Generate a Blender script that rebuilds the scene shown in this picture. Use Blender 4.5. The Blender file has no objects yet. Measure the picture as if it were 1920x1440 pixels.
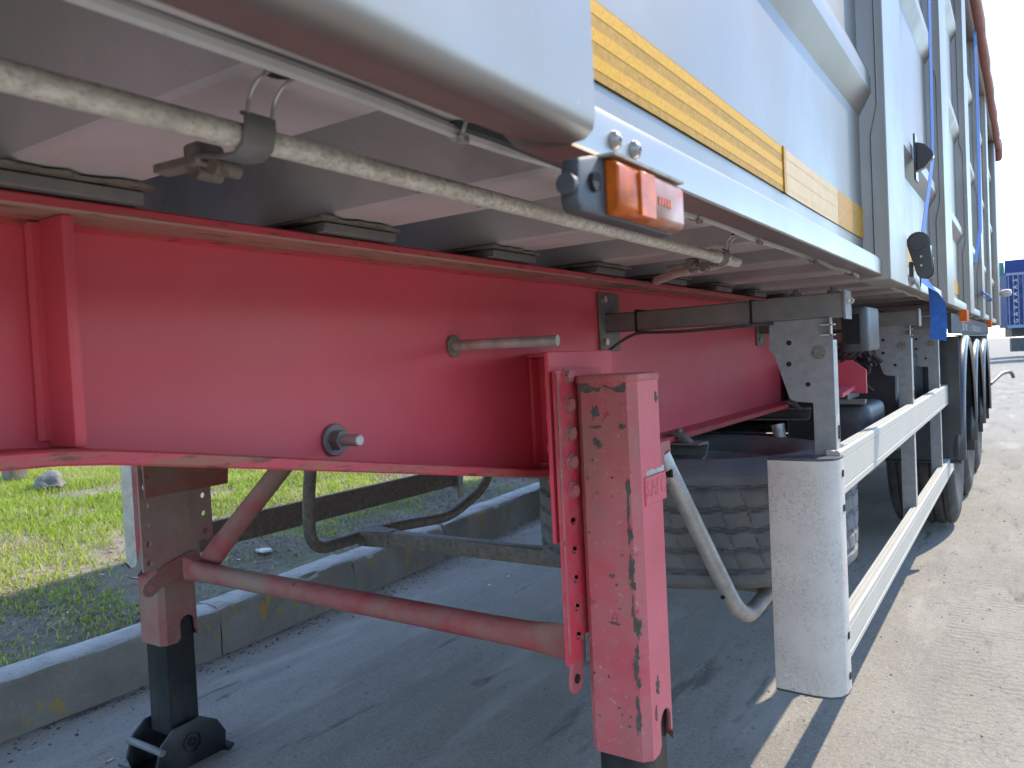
import bpy, bmesh, math, random
import numpy as np
from mathutils import Vector, Matrix
R = math.radians
random.seed(7); rng = np.random.default_rng(7)
scene = bpy.context.scene
COL = scene.collection

# ------------------------------------------------------------------ camera
cd = bpy.data.cameras.new('camera'); cam = bpy.data.objects.new('camera', cd); COL.objects.link(cam)
cd.sensor_width = 36.0; cd.lens = 36.0 * 1457.0 / 1920.0; cd.clip_start = 0.02; cd.clip_end = 3000
_R = ((0.83276408, -0.02465149, -0.55307891), (0.55145792, -0.05143131, 0.83261575), (-0.04897079, -0.99837224, -0.02923589))
m4 = Matrix.Identity(4)
for i in range(3):
    m4[i][0] = _R[i][0]; m4[i][1] = -_R[i][1]; m4[i][2] = -_R[i][2]
m4[2][3] = 1.22
cam.matrix_world = m4
scene.camera = cam
cd.dof.use_dof = True; cd.dof.focus_distance = 2.0; cd.dof.aperture_fstop = 9.5

# ------------------------------------------------------------------ sun, sky, exposure
SUN = Vector((0.37, 1.0, 0.98)).normalized()
EL = math.asin(SUN.z); AZ = math.atan2(SUN.x, SUN.y)
sd = bpy.data.lights.new('sun', 'SUN'); sd.energy = 2.0; sd.angle = R(0.53); sd.color = (1.0, 0.90, 0.75)
so = bpy.data.objects.new('sun', sd); COL.objects.link(so); so.location = (6, 14, 20)
so.rotation_euler = (-SUN).to_track_quat('-Z', 'Y').to_euler()
W = bpy.data.worlds.new('World'); scene.world = W; W.use_nodes = True
wn, wl = W.node_tree.nodes, W.node_tree.links
wn.clear()
wo = wn.new('ShaderNodeOutputWorld'); wb = wn.new('ShaderNodeBackground'); wl.new(wb.outputs[0], wo.inputs[0])
sky = wn.new('ShaderNodeTexSky'); sky.sky_type = 'NISHITA'; sky.sun_disc = False
sky.sun_elevation = EL; sky.sun_rotation = AZ; sky.air_density = 0.9; sky.dust_density = 0.0; sky.ozone_density = 2.0
wb.inputs['Strength'].default_value = 0.15
# thin broken cloud over the clear sky
tc = wn.new('ShaderNodeTexCoord'); mp = wn.new('ShaderNodeMapping'); mp.inputs['Scale'].default_value = (1.0, 1.0, 2.6)
wl.new(tc.outputs['Generated'], mp.inputs['Vector'])
cn = wn.new('ShaderNodeTexNoise'); cn.inputs['Scale'].default_value = 2.3; cn.inputs['Detail'].default_value = 9; cn.inputs['Roughness'].default_value = 0.58
wl.new(mp.outputs[0], cn.inputs['Vector'])
cr = wn.new('ShaderNodeValToRGB'); cr.color_ramp.elements[0].position = 0.50; cr.color_ramp.elements[1].position = 0.74
cr.color_ramp.elements[1].color = (0.75, 0.75, 0.75, 1)
wl.new(cn.outputs['Fac'], cr.inputs[0])
cm = wn.new('ShaderNodeMix'); cm.data_type = 'RGBA'; wl.new(cr.outputs[0], cm.inputs[0]); wl.new(sky.outputs[0], cm.inputs[6])
cm.inputs[7].default_value = (1.75, 1.9, 2.1, 1); wl.new(cm.outputs[2], wb.inputs['Color'])
vs = scene.view_settings; vs.view_transform = 'Standard'; vs.look = 'None'; vs.gamma = 1.0; vs.use_curve_mapping = False
vs.exposure = 1.70
scene.render.engine = 'CYCLES'
scene.cycles.max_bounces = 8; scene.cycles.diffuse_bounces = 5; scene.cycles.glossy_bounces = 4; scene.cycles.transmission_bounces = 4
scene.cycles.use_denoising = True; scene.cycles.sample_clamp_indirect = 6.0; scene.cycles.caustics_reflective = False

# ------------------------------------------------------------------ materials
def mat(name, col, rough=0.5, metal=0.0, sheen=0.0, var=None, layers=(), bump=(), coat=0.0, spec=0.5, stretch=(1, 1, 1), trans=0.0, rvar=None):
    """layers: (colour, noise scale, threshold, softness, strength[, stretch][, voronoi]) mixed over the base one by one."""
    m = bpy.data.materials.new(name); m.use_nodes = True
    N, L = m.node_tree.nodes, m.node_tree.links
    b = N['Principled BSDF']
    b.inputs['Roughness'].default_value = rough; b.inputs['Metallic'].default_value = metal
    b.inputs['Coat Weight'].default_value = coat; b.inputs['Coat Roughness'].default_value = 0.12
    b.inputs['Specular IOR Level'].default_value = spec; b.inputs['Transmission Weight'].default_value = trans
    b.inputs['Sheen Weight'].default_value = sheen; b.inputs['Sheen Roughness'].default_value = 0.55; b.inputs['Sheen Tint'].default_value = (1.0, 0.72, 0.72, 1)
    t = N.new('ShaderNodeTexCoord')
    def mapped(st):
        q = N.new('ShaderNodeMapping'); q.inputs['Scale'].default_value = st; L.new(t.outputs['Object'], q.inputs['Vector']); return q.outputs[0]
    def noise(sc, st=(1, 1, 1), det=6, rg=0.6):
        n = N.new('ShaderNodeTexNoise'); n.inputs['Scale'].default_value = sc; n.inputs['Detail'].default_value = det
        n.inputs['Roughness'].default_value = rg; L.new(mapped(st), n.inputs['Vector']); return n.outputs['Fac']
    def ramp(src, lo, hi):
        r = N.new('ShaderNodeMapRange'); r.inputs[1].default_value = lo; r.inputs[2].default_value = hi; L.new(src, r.inputs[0]); return r.outputs[0]
    cur = N.new('ShaderNodeRGB'); cur.outputs[0].default_value = (*col, 1); cur = cur.outputs[0]
    if var:
        f = ramp(noise(var[0], stretch), 0.3, 0.7)
        x = N.new('ShaderNodeMix'); x.data_type = 'RGBA'; L.new(f, x.inputs[0])
        x.inputs[6].default_value = (*[c * (1 - var[1]) for c in col], 1); x.inputs[7].default_value = (*[min(1, c * (1 + var[1])) for c in col], 1)
        cur = x.outputs[2]
    rsrc = None
    for ly in layers:
        c, sc, th, sf, stg = ly[:5]; st = ly[5] if len(ly) > 5 else (1, 1, 1)
        f = ramp(noise(sc, st, 8, 0.62), th - sf, th + sf)
        if len(ly) > 6:      # a second, larger noise keeps the layer to some places
            g = ramp(noise(ly[6][0], ly[6][2] if len(ly[6]) > 2 else (1, 1, 1), 3), ly[6][1] - 0.06, ly[6][1] + 0.06)
            mm = N.new('ShaderNodeMath'); mm.operation = 'MULTIPLY'; L.new(f, mm.inputs[0]); L.new(g, mm.inputs[1]); f = mm.outputs[0]
        mm = N.new('ShaderNodeMath'); mm.operation = 'MULTIPLY'; mm.inputs[1].default_value = stg; L.new(f, mm.inputs[0])
        x = N.new('ShaderNodeMix'); x.data_type = 'RGBA'; L.new(mm.outputs[0], x.inputs[0]); L.new(cur, x.inputs[6]); x.inputs[7].default_value = (*c, 1)
        cur = x.outputs[2]; rsrc = mm.outputs[0]
    L.new(cur, b.inputs['Base Color'])
    if rvar:
        f = N.new('ShaderNodeMapRange'); f.inputs[1].default_value = 0.3; f.inputs[2].default_value = 0.7
        f.inputs[3].default_value = rvar[1]; f.inputs[4].default_value = rvar[2]; L.new(noise(rvar[0], stretch), f.inputs[0]); L.new(f.outputs[0], b.inputs['Roughness'])
    prev = None
    for (sc, stg, dist, *st) in bump:
        bn = N.new('ShaderNodeBump'); bn.inputs['Strength'].default_value = stg; bn.inputs['Distance'].default_value = dist
        L.new(noise(sc, st[0] if st else (1, 1, 1), 6, 0.6), bn.inputs['Height'])
        if prev: L.new(prev, bn.inputs['Normal'])
        prev = bn.outputs[0]
    if prev: L.new(prev, b.inputs['Normal'])
    m['_bsdf'] = b.name
    return m

DUST = (0.27, 0.215, 0.16); PRIMER = (0.095, 0.088, 0.075); RUST = (0.10, 0.05, 0.028)
MR = {}
MR['red'] = mat('red_chassis_paint', (0.72, 0.055, 0.095), 0.44, sheen=0.10, spec=0.42, var=(2.2, 0.12), coat=0.08, rvar=(2.5, 0.40, 0.48),
    layers=[((0.52, 0.19, 0.20), 1.3, 0.55, 0.3, 0.55), (DUST, 46, 0.685, 0.02, 0.85, (1, .7, 1), (3, 0.54)), ((0.55, 0.2, 0.2), 160, 0.70, 0.03, 0.5, (1, .3, 1))], bump=[(90, 0.05, 0.002)])
MR['red_edge'] = mat('red_paint_rubbed_edge', (0.55, 0.06, 0.085), 0.45, var=(5, 0.12),
    layers=[((0.26, 0.15, 0.075), 9, 0.58, 0.10, 0.75, (4, .6, 6)), (RUST, 30, 0.60, 0.05, 0.8, (3, .6, 3))], bump=[(60, 0.15, 0.003)])
MR['red_leg'] = mat('faded_red_leg_paint', (0.66, 0.085, 0.118), 0.52, sheen=0.08, spec=0.35, var=(5, 0.16), rvar=(9, 0.36, 0.62),
    layers=[((0.40, 0.19, 0.165), 5, 0.47, 0.14, 0.75), ((0.22, 0.15, 0.115), 3.5, 0.56, 0.09, 0.6, (1.6, 1.6, .5)), ((0.52, 0.36, 0.33), 60, 0.64, 0.04, 0.5), ((0.40, 0.045, 0.07), 32, 0.66, 0.02, 0.8), (PRIMER, 20, 0.675, 0.012, 0.95, (1, 1, .55)),
            ((0.60, 0.42, 0.40), 130, 0.69, 0.03, 0.55)], bump=[(22, 0.25, 0.004), (140, 0.08, 0.002)])
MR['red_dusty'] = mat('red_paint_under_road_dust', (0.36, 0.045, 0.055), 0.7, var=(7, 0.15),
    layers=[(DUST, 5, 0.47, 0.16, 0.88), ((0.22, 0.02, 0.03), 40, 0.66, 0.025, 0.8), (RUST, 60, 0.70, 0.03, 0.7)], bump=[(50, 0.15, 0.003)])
MR['flange_dust'] = mat('red_paint_caked_with_dust', (0.46, 0.16, 0.15), 0.85, var=(6, 0.2), layers=[((0.34, 0.24, 0.18), 4, 0.46, 0.12, 0.8, (3, .7, 1)), ((0.16, 0.10, 0.06), 22, 0.60, 0.05, 0.8, (3, .5, 1))], bump=[(40, 0.3, 0.004)])
MR['dusty_plate'] = mat('road_dust_over_red', (0.36, 0.265, 0.22), 0.85, var=(4, 0.12), layers=[((0.40, 0.12, 0.11), 4, 0.60, 0.10, 0.8), ((0.30, 0.19, 0.10), 9, 0.62, 0.08, 0.5), (RUST, 50, 0.69, 0.02, 0.7)], bump=[(50, 0.15, 0.003)])
MR['red_strip'] = mat('red_flange_paint', (0.62, 0.06, 0.085), 0.45, var=(6, 0.14), layers=[((0.52, 0.20, 0.19), 16, 0.56, 0.10, 0.5), (PRIMER, 70, 0.70, 0.02, 0.8)], bump=[(90, 0.12, 0.002)])
MR['red_side'] = mat('weathered_skylit_red', (0.68, 0.15, 0.165), 0.45, var=(4, 0.08), layers=[((0.60, 0.085, 0.11), 3, 0.56, 0.15, 0.6), ((0.72, 0.42, 0.40), 90, 0.68, 0.03, 0.5), (PRIMER, 40, 0.72, 0.012, 0.9)], bump=[(140, 0.06, 0.002)])  # cleaner paint, with sky light on the outboard side lifted into its colour
MR['chip'] = mat('bare_primer_chip', PRIMER, 0.75, var=(60, 0.3), layers=[((0.22, 0.12, 0.08), 90, 0.6, 0.05, 0.5)])
MR['alu'] = mat('aluminium_body_sheet', (0.245, 0.216, 0.190), 0.42, 0.55, var=(1.6, 0.05), rvar=(3.0, 0.33, 0.47),
    layers=[((0.33, 0.32, 0.31), 4, 0.60, 0.15, 0.4, (1, 1, .6)), ((0.46, 0.46, 0.47), 120, 0.71, 0.02, 0.45)], bump=[(1.4, 0.03, 0.02), (260, 0.025, 0.001)])
MR['alu_rail'] = mat('aluminium_bottom_rail', (0.32, 0.295, 0.265), 0.38, 0.65, var=(3, 0.05), rvar=(5, 0.28, 0.44),
    layers=[((0.33, 0.29, 0.23), 14, 0.60, 0.08, 0.55, (1, 5, .5), (1.3, 0.55))], bump=[(2.0, 0.04, 0.02)])
MR['alu_under'] = mat('dusty_aluminium_underside', (0.66, 0.655, 0.66), 0.6, 0.25, var=(4, 0.12),
    layers=[((0.56, 0.535, 0.51), 3, 0.5, 0.2, 0.7), ((0.33, 0.31, 0.29), 2.2, 0.60, 0.06, 0.45, (1, 3, 1)), ((0.22, 0.21, 0.20), 7, 0.68, 0.04, 0.5), ((0.18, 0.16, 0.14), 26, 0.69, 0.03, 0.5)], bump=[(40, 0.06, 0.002)])
MR['galv'] = mat('galvanised_steel', (0.50, 0.49, 0.46), 0.5, 0.55, var=(18, 0.22),
    layers=[((0.34, 0.30, 0.25), 12, 0.58, 0.12, 0.6), ((0.62, 0.58, 0.50), 70, 0.6, 0.05, 0.6)], bump=[(60, 0.35, 0.004)])
MR['pole'] = mat('weathered_galvanised_pole', (0.72, 0.69, 0.61), 0.6, 0.2, var=(70, 0.2),
    layers=[((0.33, 0.29, 0.23), 150, 0.56, 0.07, 0.55, (1.4, .8, 1.4)), ((0.45, 0.41, 0.34), 8, 0.58, 0.1, 0.5)], bump=[(70, 0.5, 0.005)])
MR['post'] = mat('dull_grey_zinc', (0.27, 0.27, 0.27), 0.62, 0.3, var=(40, 0.14), layers=[((0.36, 0.33, 0.29), 5, 0.56, 0.12, 0.4), ((0.40, 0.40, 0.40), 240, 0.64, 0.04, 0.4)], bump=[(180, 0.08, 0.002)])
MR['steel'] = mat('dull_grey_steel', (0.20, 0.20, 0.195), 0.6, 0.35, var=(22, 0.15), layers=[((0.26, 0.22, 0.18), 10, 0.56, 0.12, 0.5), ((0.33, 0.33, 0.33), 240, 0.66, 0.04, 0.4)], bump=[(180, 0.10, 0.002)])
MR['bright'] = mat('zinc_plated_bolt', (0.55, 0.54, 0.50), 0.42, 0.7, var=(50, 0.2), layers=[((0.25, 0.18, 0.12), 60, 0.62, 0.06, 0.6)])
MR['oldsteel'] = mat('brown_weathered_steel', (0.23, 0.20, 0.165), 0.7, 0.3, var=(40, 0.25), layers=[(RUST, 60, 0.60, 0.06, 0.6)], bump=[(80, 0.2, 0.003)])
MR['black'] = mat('greasy_black_steel', (0.022, 0.024, 0.026), 0.42, 0.3, var=(9, 0.3), layers=[((0.13, 0.12, 0.105), 7, 0.62, 0.12, 0.55, (1, 1, .4))], bump=[(60, 0.1, 0.003)])
MR['plastic'] = mat('dark_grey_plastic', (0.055, 0.06, 0.066), 0.48, var=(8, 0.2), layers=[((0.17, 0.16, 0.145), 14, 0.6, 0.12, 0.5)], bump=[(200, 0.06, 0.001)])
MR['mud'] = mat('black_mudguard_plastic', (0.03, 0.033, 0.038), 0.28, var=(4, 0.2), coat=0.3, layers=[((0.10, 0.095, 0.085), 6, 0.64, 0.15, 0.4)])
MR['tyre'] = mat('dusty_tyre_rubber', (0.155, 0.150, 0.145), 0.82, var=(9, 0.25), layers=[((0.24, 0.225, 0.205), 6, 0.55, 0.16, 0.6), ((0.20, 0.18, 0.15), 80, 0.66, 0.05, 0.5)], bump=[(120, 0.2, 0.003)])
MR['wheeltyre'] = mat('road_tyre_rubber', (0.034, 0.034, 0.034), 0.75, var=(9, 0.25), layers=[((0.13, 0.12, 0.105), 8, 0.60, 0.14, 0.55)], bump=[(120, 0.15, 0.003)])
MR['white'] = mat('white_anodised_guard', (0.47, 0.445, 0.385), 0.5, 0.0, var=(5, 0.05), layers=[((0.36, 0.32, 0.26), 18, 0.64, 0.06, 0.35, (3, .3, 1))], bump=[(30, 0.03, 0.002)])
MR['cap'] = mat('crazed_grey_plastic_cap', (0.60, 0.535, 0.47), 0.62, var=(10, 0.07))
MR['lens'] = mat('amber_lamp_lens', (0.88, 0.16, 0.015), 0.3, var=(70, 0.3), trans=0.35, spec=0.2)
MR['lens_clear'] = mat('pale_lamp_lens', (0.62, 0.30, 0.20), 0.3, var=(60, 0.2), trans=0.35, spec=0.3, layers=[((0.85, 0.17, 0.03), 38, 0.60, 0.05, 0.7)])
MR['tape'] = mat('amber_reflective_tape', (0.43, 0.225, 0.016), 0.55, 0.0, spec=0.15, var=(160, 0.25, ))
MR['tape_band'] = mat('bright_amber_tape_band', (0.64, 0.325, 0.004), 0.5, 0.0, spec=0.15, var=(300, 0.2))
MR['tape_pale'] = mat('glare_pale_tape', (0.58, 0.385, 0.165), 0.5, 0.0, spec=0.35, var=(30, 0.08))  # beige glare on this length of tape painted into its colour
MR['tape_gold'] = mat('gold_tape_end', (0.46, 0.22, 0.010), 0.5, 0.0, spec=0.3, var=(80, 0.2))
MR['blue'] = mat('blue_strap_webbing', (0.03, 0.13, 0.42), 0.65, var=(60, 0.2), bump=[(300, 0.3, 0.002)])
MR['hose'] = mat('grubby_air_hose', (0.03, 0.027, 0.027), 0.75, var=(20, 0.3), layers=[((0.10, 0.04, 0.035), 9, 0.56, 0.1, 0.7)])
MR['tarp'] = mat('faded_red_brown_tarp', (0.30, 0.10, 0.075), 0.6, var=(5, 0.15), bump=[(9, 0.4, 0.02)])
MR['tie'] = mat('dark_gap', (0.012, 0.012, 0.013), 0.8)
MR['print'] = mat('white_lettering', (0.72, 0.72, 0.72), 0.55, var=(40, 0.1))
MR['kerb_top'] = mat('pale_concrete_top', (0.50, 0.47, 0.43), 0.92, var=(5, 0.15), layers=[((0.24, 0.22, 0.19), 7, 0.58, 0.1, 0.6), ((0.16, 0.15, 0.13), 90, 0.62, 0.05, 0.7), ((0.55, 0.54, 0.52), 110, 0.64, 0.04, 0.6)], bump=[(20, 0.4, 0.01), (120, 0.6, 0.005)])
MR['kerb'] = mat('weathered_concrete', (0.30, 0.268, 0.23), 0.9, var=(3, 0.2),
    layers=[((0.17, 0.16, 0.145), 5, 0.56, 0.15, 0.6), ((0.50, 0.30, 0.035), 16, 0.585, 0.012, 0.85, (1.3, 1, .5), (2.2, 0.50)), ((0.10, 0.14, 0.115), 2.6, 0.66, 0.08, 0.5), ((0.42, 0.41, 0.39), 70, 0.64, 0.05, 0.5)],
    bump=[(14, 0.4, 0.012), (90, 0.5, 0.006)])
MR['butt'] = mat('cigarette_paper', (0.78, 0.76, 0.70), 0.8, var=(200, 0.06)); MR['filter'] = mat('cigarette_filter', (0.60, 0.33, 0.12), 0.8, var=(200, 0.1))
MR['stone'] = mat('grey_stone', (0.22, 0.21, 0.195), 0.9, var=(14, 0.3), bump=[(25, 0.6, 0.02)])
MR['container'] = mat('blue_container_steel', (0.012, 0.032, 0.14), 0.7, var=(2, 0.12), layers=[((0.20, 0.22, 0.28), 3, 0.62, 0.1, 0.4)])
MR['container_rib'] = mat('pale_worn_blue', (0.22, 0.27, 0.42), 0.7, var=(3, 0.1))
MR['bluetarp'] = mat('blue_trailer_tarp', (0.02, 0.04, 0.15), 0.7, var=(1, 0.12), bump=[(1.5, 0.3, 0.05)])
MR['green'] = mat('faded_green_cloth', (0.05, 0.17, 0.12), 0.7, var=(3, 0.2))

# crazed pattern on the guard end caps
def craze(m):
    N, L = m.node_tree.nodes, m.node_tree.links; b = N['Principled BSDF']
    t = N.new('ShaderNodeTexCoord'); nz = N.new('ShaderNodeTexNoise'); nz.inputs['Scale'].default_value = 42; nz.inputs['Detail'].default_value = 4
    L.new(t.outputs['Object'], nz.inputs['Vector'])
    ad = N.new('ShaderNodeMix'); ad.data_type = 'RGBA'; ad.blend_type = 'LINEAR_LIGHT'; ad.inputs[0].default_value = 0.035
    L.new(t.outputs['Object'], ad.inputs[6]); L.new(nz.outputs['Color'], ad.inputs[7])
    v = N.new('ShaderNodeTexVoronoi'); v.feature = 'DISTANCE_TO_EDGE'; v.inputs['Scale'].default_value = 62; L.new(ad.outputs[2], v.inputs['Vector'])
    r = N.new('ShaderNodeMapRange'); r.inputs[1].default_value = 0.0; r.inputs[2].default_value = 0.055; L.new(v.outputs['Distance'], r.inputs[0])
    n2 = N.new('ShaderNodeTexNoise'); n2.inputs['Scale'].default_value = 14; n2.inputs['Detail'].default_value = 5; L.new(t.outputs['Object'], n2.inputs['Vector'])
    r2 = N.new('ShaderNodeMapRange'); r2.inputs[1].default_value = 0.40; r2.inputs[2].default_value = 0.60; L.new(n2.outputs['Fac'], r2.inputs[0])
    mx = N.new('ShaderNodeMath'); mx.operation = 'MAXIMUM'; L.new(r.outputs[0], mx.inputs[0]); L.new(r2.outputs[0], mx.inputs[1])
    x = N.new('ShaderNodeMix'); x.data_type = 'RGBA'; L.new(mx.outputs[0], x.inputs[0]); x.inputs[6].default_value = (0.33, 0.30, 0.265, 1)
    src = b.inputs['Base Color'].links[0].from_socket; L.new(src, x.inputs[7]); L.new(x.outputs[2], b.inputs['Base Color'])
    bp = N.new('ShaderNodeBump'); bp.inputs['Strength'].default_value = 0.25; bp.inputs['Distance'].default_value = 0.002; L.new(mx.outputs[0], bp.inputs['Height']); L.new(bp.outputs[0], b.inputs['Normal'])
craze(MR['cap'])

def ground_mat():
    m = bpy.data.materials.new('dusty_asphalt'); m.use_nodes = True; N, L = m.node_tree.nodes, m.node_tree.links; b = N['Principled BSDF']
    b.inputs['Roughness'].default_value = 0.92; b.inputs['Specular IOR Level'].default_value = 0.25
    t = N.new('ShaderNodeTexCoord')
    def nz(sc, st=(1, 1, 1), d=8, rg=0.62):
        q = N.new('ShaderNodeMapping'); q.inputs['Scale'].default_value = st; L.new(t.outputs['Object'], q.inputs['Vector'])
        n = N.new('ShaderNodeTexNoise'); n.inputs['Scale'].default_value = sc; n.inputs['Detail'].default_value = d; n.inputs['Roughness'].default_value = rg; L.new(q.outputs[0], n.inputs['Vector']); return n.outputs['Fac']
    def rp(s, a, c):
        r = N.new('ShaderNodeMapRange'); r.inputs[1].default_value = a; r.inputs[2].default_value = c; L.new(s, r.inputs[0]); return r.outputs[0]
    def mix(f, a, c):
        x = N.new('ShaderNodeMix'); x.data_type = 'RGBA'; L.new(f, x.inputs[0])
        for k, v in ((6, a), (7, c)):
            if isinstance(v, tuple): x.inputs[k].default_value = (*v, 1)
            else: L.new(v, x.inputs[k])
        return x.outputs[2]
    c = mix(rp(nz(0.9), 0.32, 0.68), (0.29, 0.258, 0.212), (0.365, 0.332, 0.283))
    c = mix(rp(nz(2.2, (1.6, .35, 1)), 0.50, 0.72), c, (0.24, 0.218, 0.19))            # worn streaks along the lane
    c = mix(rp(nz(60), 0.54, 0.66), c, (0.225, 0.205, 0.175))                                # exposed aggregate
    c = mix(rp(nz(150, d=3), 0.57, 0.65), c, (0.43, 0.40, 0.35))
    c = mix(rp(nz(130, d=4), 0.61, 0.68), c, (0.15, 0.135, 0.115))
    c = mix(rp(nz(0.35), 0.56, 0.70), c, (0.335, 0.31, 0.275))
    c = mix(rp(nz(6, (1, 1, 1)), 0.66, 0.72), c, (0.17, 0.155, 0.135))
    c = mix(rp(nz(1.3, (2.2, .5, 1)), 0.56, 0.66), c, (0.40, 0.365, 0.31))                 # pale dust drifts
    c = mix(rp(nz(2.6, (3.0, .6, 1)), 0.60, 0.68), c, (0.185, 0.165, 0.14))                # dark smears
    w = N.new('ShaderNodeTexWave'); w.bands_direction = 'Y'; w.inputs['Scale'].default_value = 7.5; w.inputs['Distortion'].default_value = 5.0; w.inputs['Detail'].default_value = 2; w.inputs['Detail Scale'].default_value = 3.0
    L.new(t.outputs['Object'], w.inputs['Vector'])                                          # print of a tyre tread in the dust
    sx = N.new('ShaderNodeSeparateXYZ'); L.new(t.outputs['Object'], sx.inputs[0])
    def band(o, lo, hi, e):
        a_ = rp(o, lo - e, lo + e); h_ = N.new('ShaderNodeMapRange'); h_.inputs[1].default_value = hi - e; h_.inputs[2].default_value = hi + e; h_.inputs[3].default_value = 1; h_.inputs[4].default_value = 0; L.new(o, h_.inputs[0])
        m_ = N.new('ShaderNodeMath'); m_.operation = 'MULTIPLY'; L.new(a_, m_.inputs[0]); L.new(h_.outputs[0], m_.inputs[1]); return m_.outputs[0]
    def mul(*q):
        r_ = q[0]
        for k in q[1:]:
            m_ = N.new('ShaderNodeMath'); m_.operation = 'MULTIPLY'; L.new(r_, m_.inputs[0])
            if isinstance(k, float): m_.inputs[1].default_value = k
            else: L.new(k, m_.inputs[1])
            r_ = m_.outputs[0]
        return r_
    tm = mul(rp(w.outputs['Fac'], .55, .75), band(sx.outputs[0], -.33, -.02, .03), band(sx.outputs[1], 2.6, 5.2, .7), rp(nz(5), .35, .6), .5)
    c = mix(tm, c, (0.17, 0.15, 0.125))
    L.new(c, b.inputs['Base Color'])
    p = None
    for sc, s, d, st in ((7, 0.35, 0.02, (1.5, .8, 1)), (55, 0.5, 0.008, (1, 1, 1)), (190, 0.45, 0.003, (1, 1, 1))):
        bn = N.new('ShaderNodeBump'); bn.inputs['Strength'].default_value = s; bn.inputs['Distance'].default_value = d; L.new(nz(sc, st), bn.inputs['Height'])
        if p: L.new(p, bn.inputs['Normal'])
        p = bn.outputs[0]
    L.new(p, b.inputs['Normal']); return m
MR['ground'] = ground_mat()
MR['soil'] = mat('dry_verge_soil', (0.25, 0.205, 0.15), 0.95, var=(2, 0.25), layers=[((0.38, 0.33, 0.27), 5, 0.52, 0.12, 0.7), ((0.075, 0.06, 0.045), 9, 0.62, 0.05, 0.7), ((0.11, 0.15, 0.04), 2.5, 0.54, 0.08, 0.5)], bump=[(9, 0.7, 0.04), (50, 0.6, 0.012)])

def blade_mat(name, a, b_, trans=0.5):
    m = bpy.data.materials.new(name); m.use_nodes = True; N, L = m.node_tree.nodes, m.node_tree.links; b = N['Principled BSDF']
    at = N.new('ShaderNodeAttribute'); at.attribute_name = 'tone'
    x = N.new('ShaderNodeValToRGB'); x.color_ramp.elements[0].color = (*a[0], 1); x.color_ramp.elements[1].color = (*b_[-1], 1)
    for k, c in enumerate(list(a[1:]) + list(b_[:-1])):
        e = x.color_ramp.elements.new((k + 1) / (len(a) + len(b_) - 1)); e.color = (*c, 1)
    L.new(at.outputs['Fac'], x.inputs[0]); L.new(x.outputs[0], b.inputs['Base Color'])
    b.inputs['Roughness'].default_value = 0.55; b.inputs['Specular IOR Level'].default_value = 0.3
    tr = N.new('ShaderNodeBsdfTranslucent'); L.new(x.outputs[0], tr.inputs['Color'])
    ms = N.new('ShaderNodeMixShader'); ms.inputs[0].default_value = trans
    L.new(b.outputs[0], ms.inputs[1]); L.new(tr.outputs[0], ms.inputs[2]); L.new(ms.outputs[0], N['Material Output'].inputs['Surface']); return m
MR['grass'] = blade_mat('spring_grass', [(0.17, 0.26, 0.03), (0.33, 0.46, 0.05)], [(0.48, 0.57, 0.10), (0.60, 0.54, 0.28)])
MR['straw'] = blade_mat('dry_straw', [(0.20, 0.17, 0.12), (0.36, 0.31, 0.22)], [(0.50, 0.44, 0.32)], 0.15)

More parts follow.
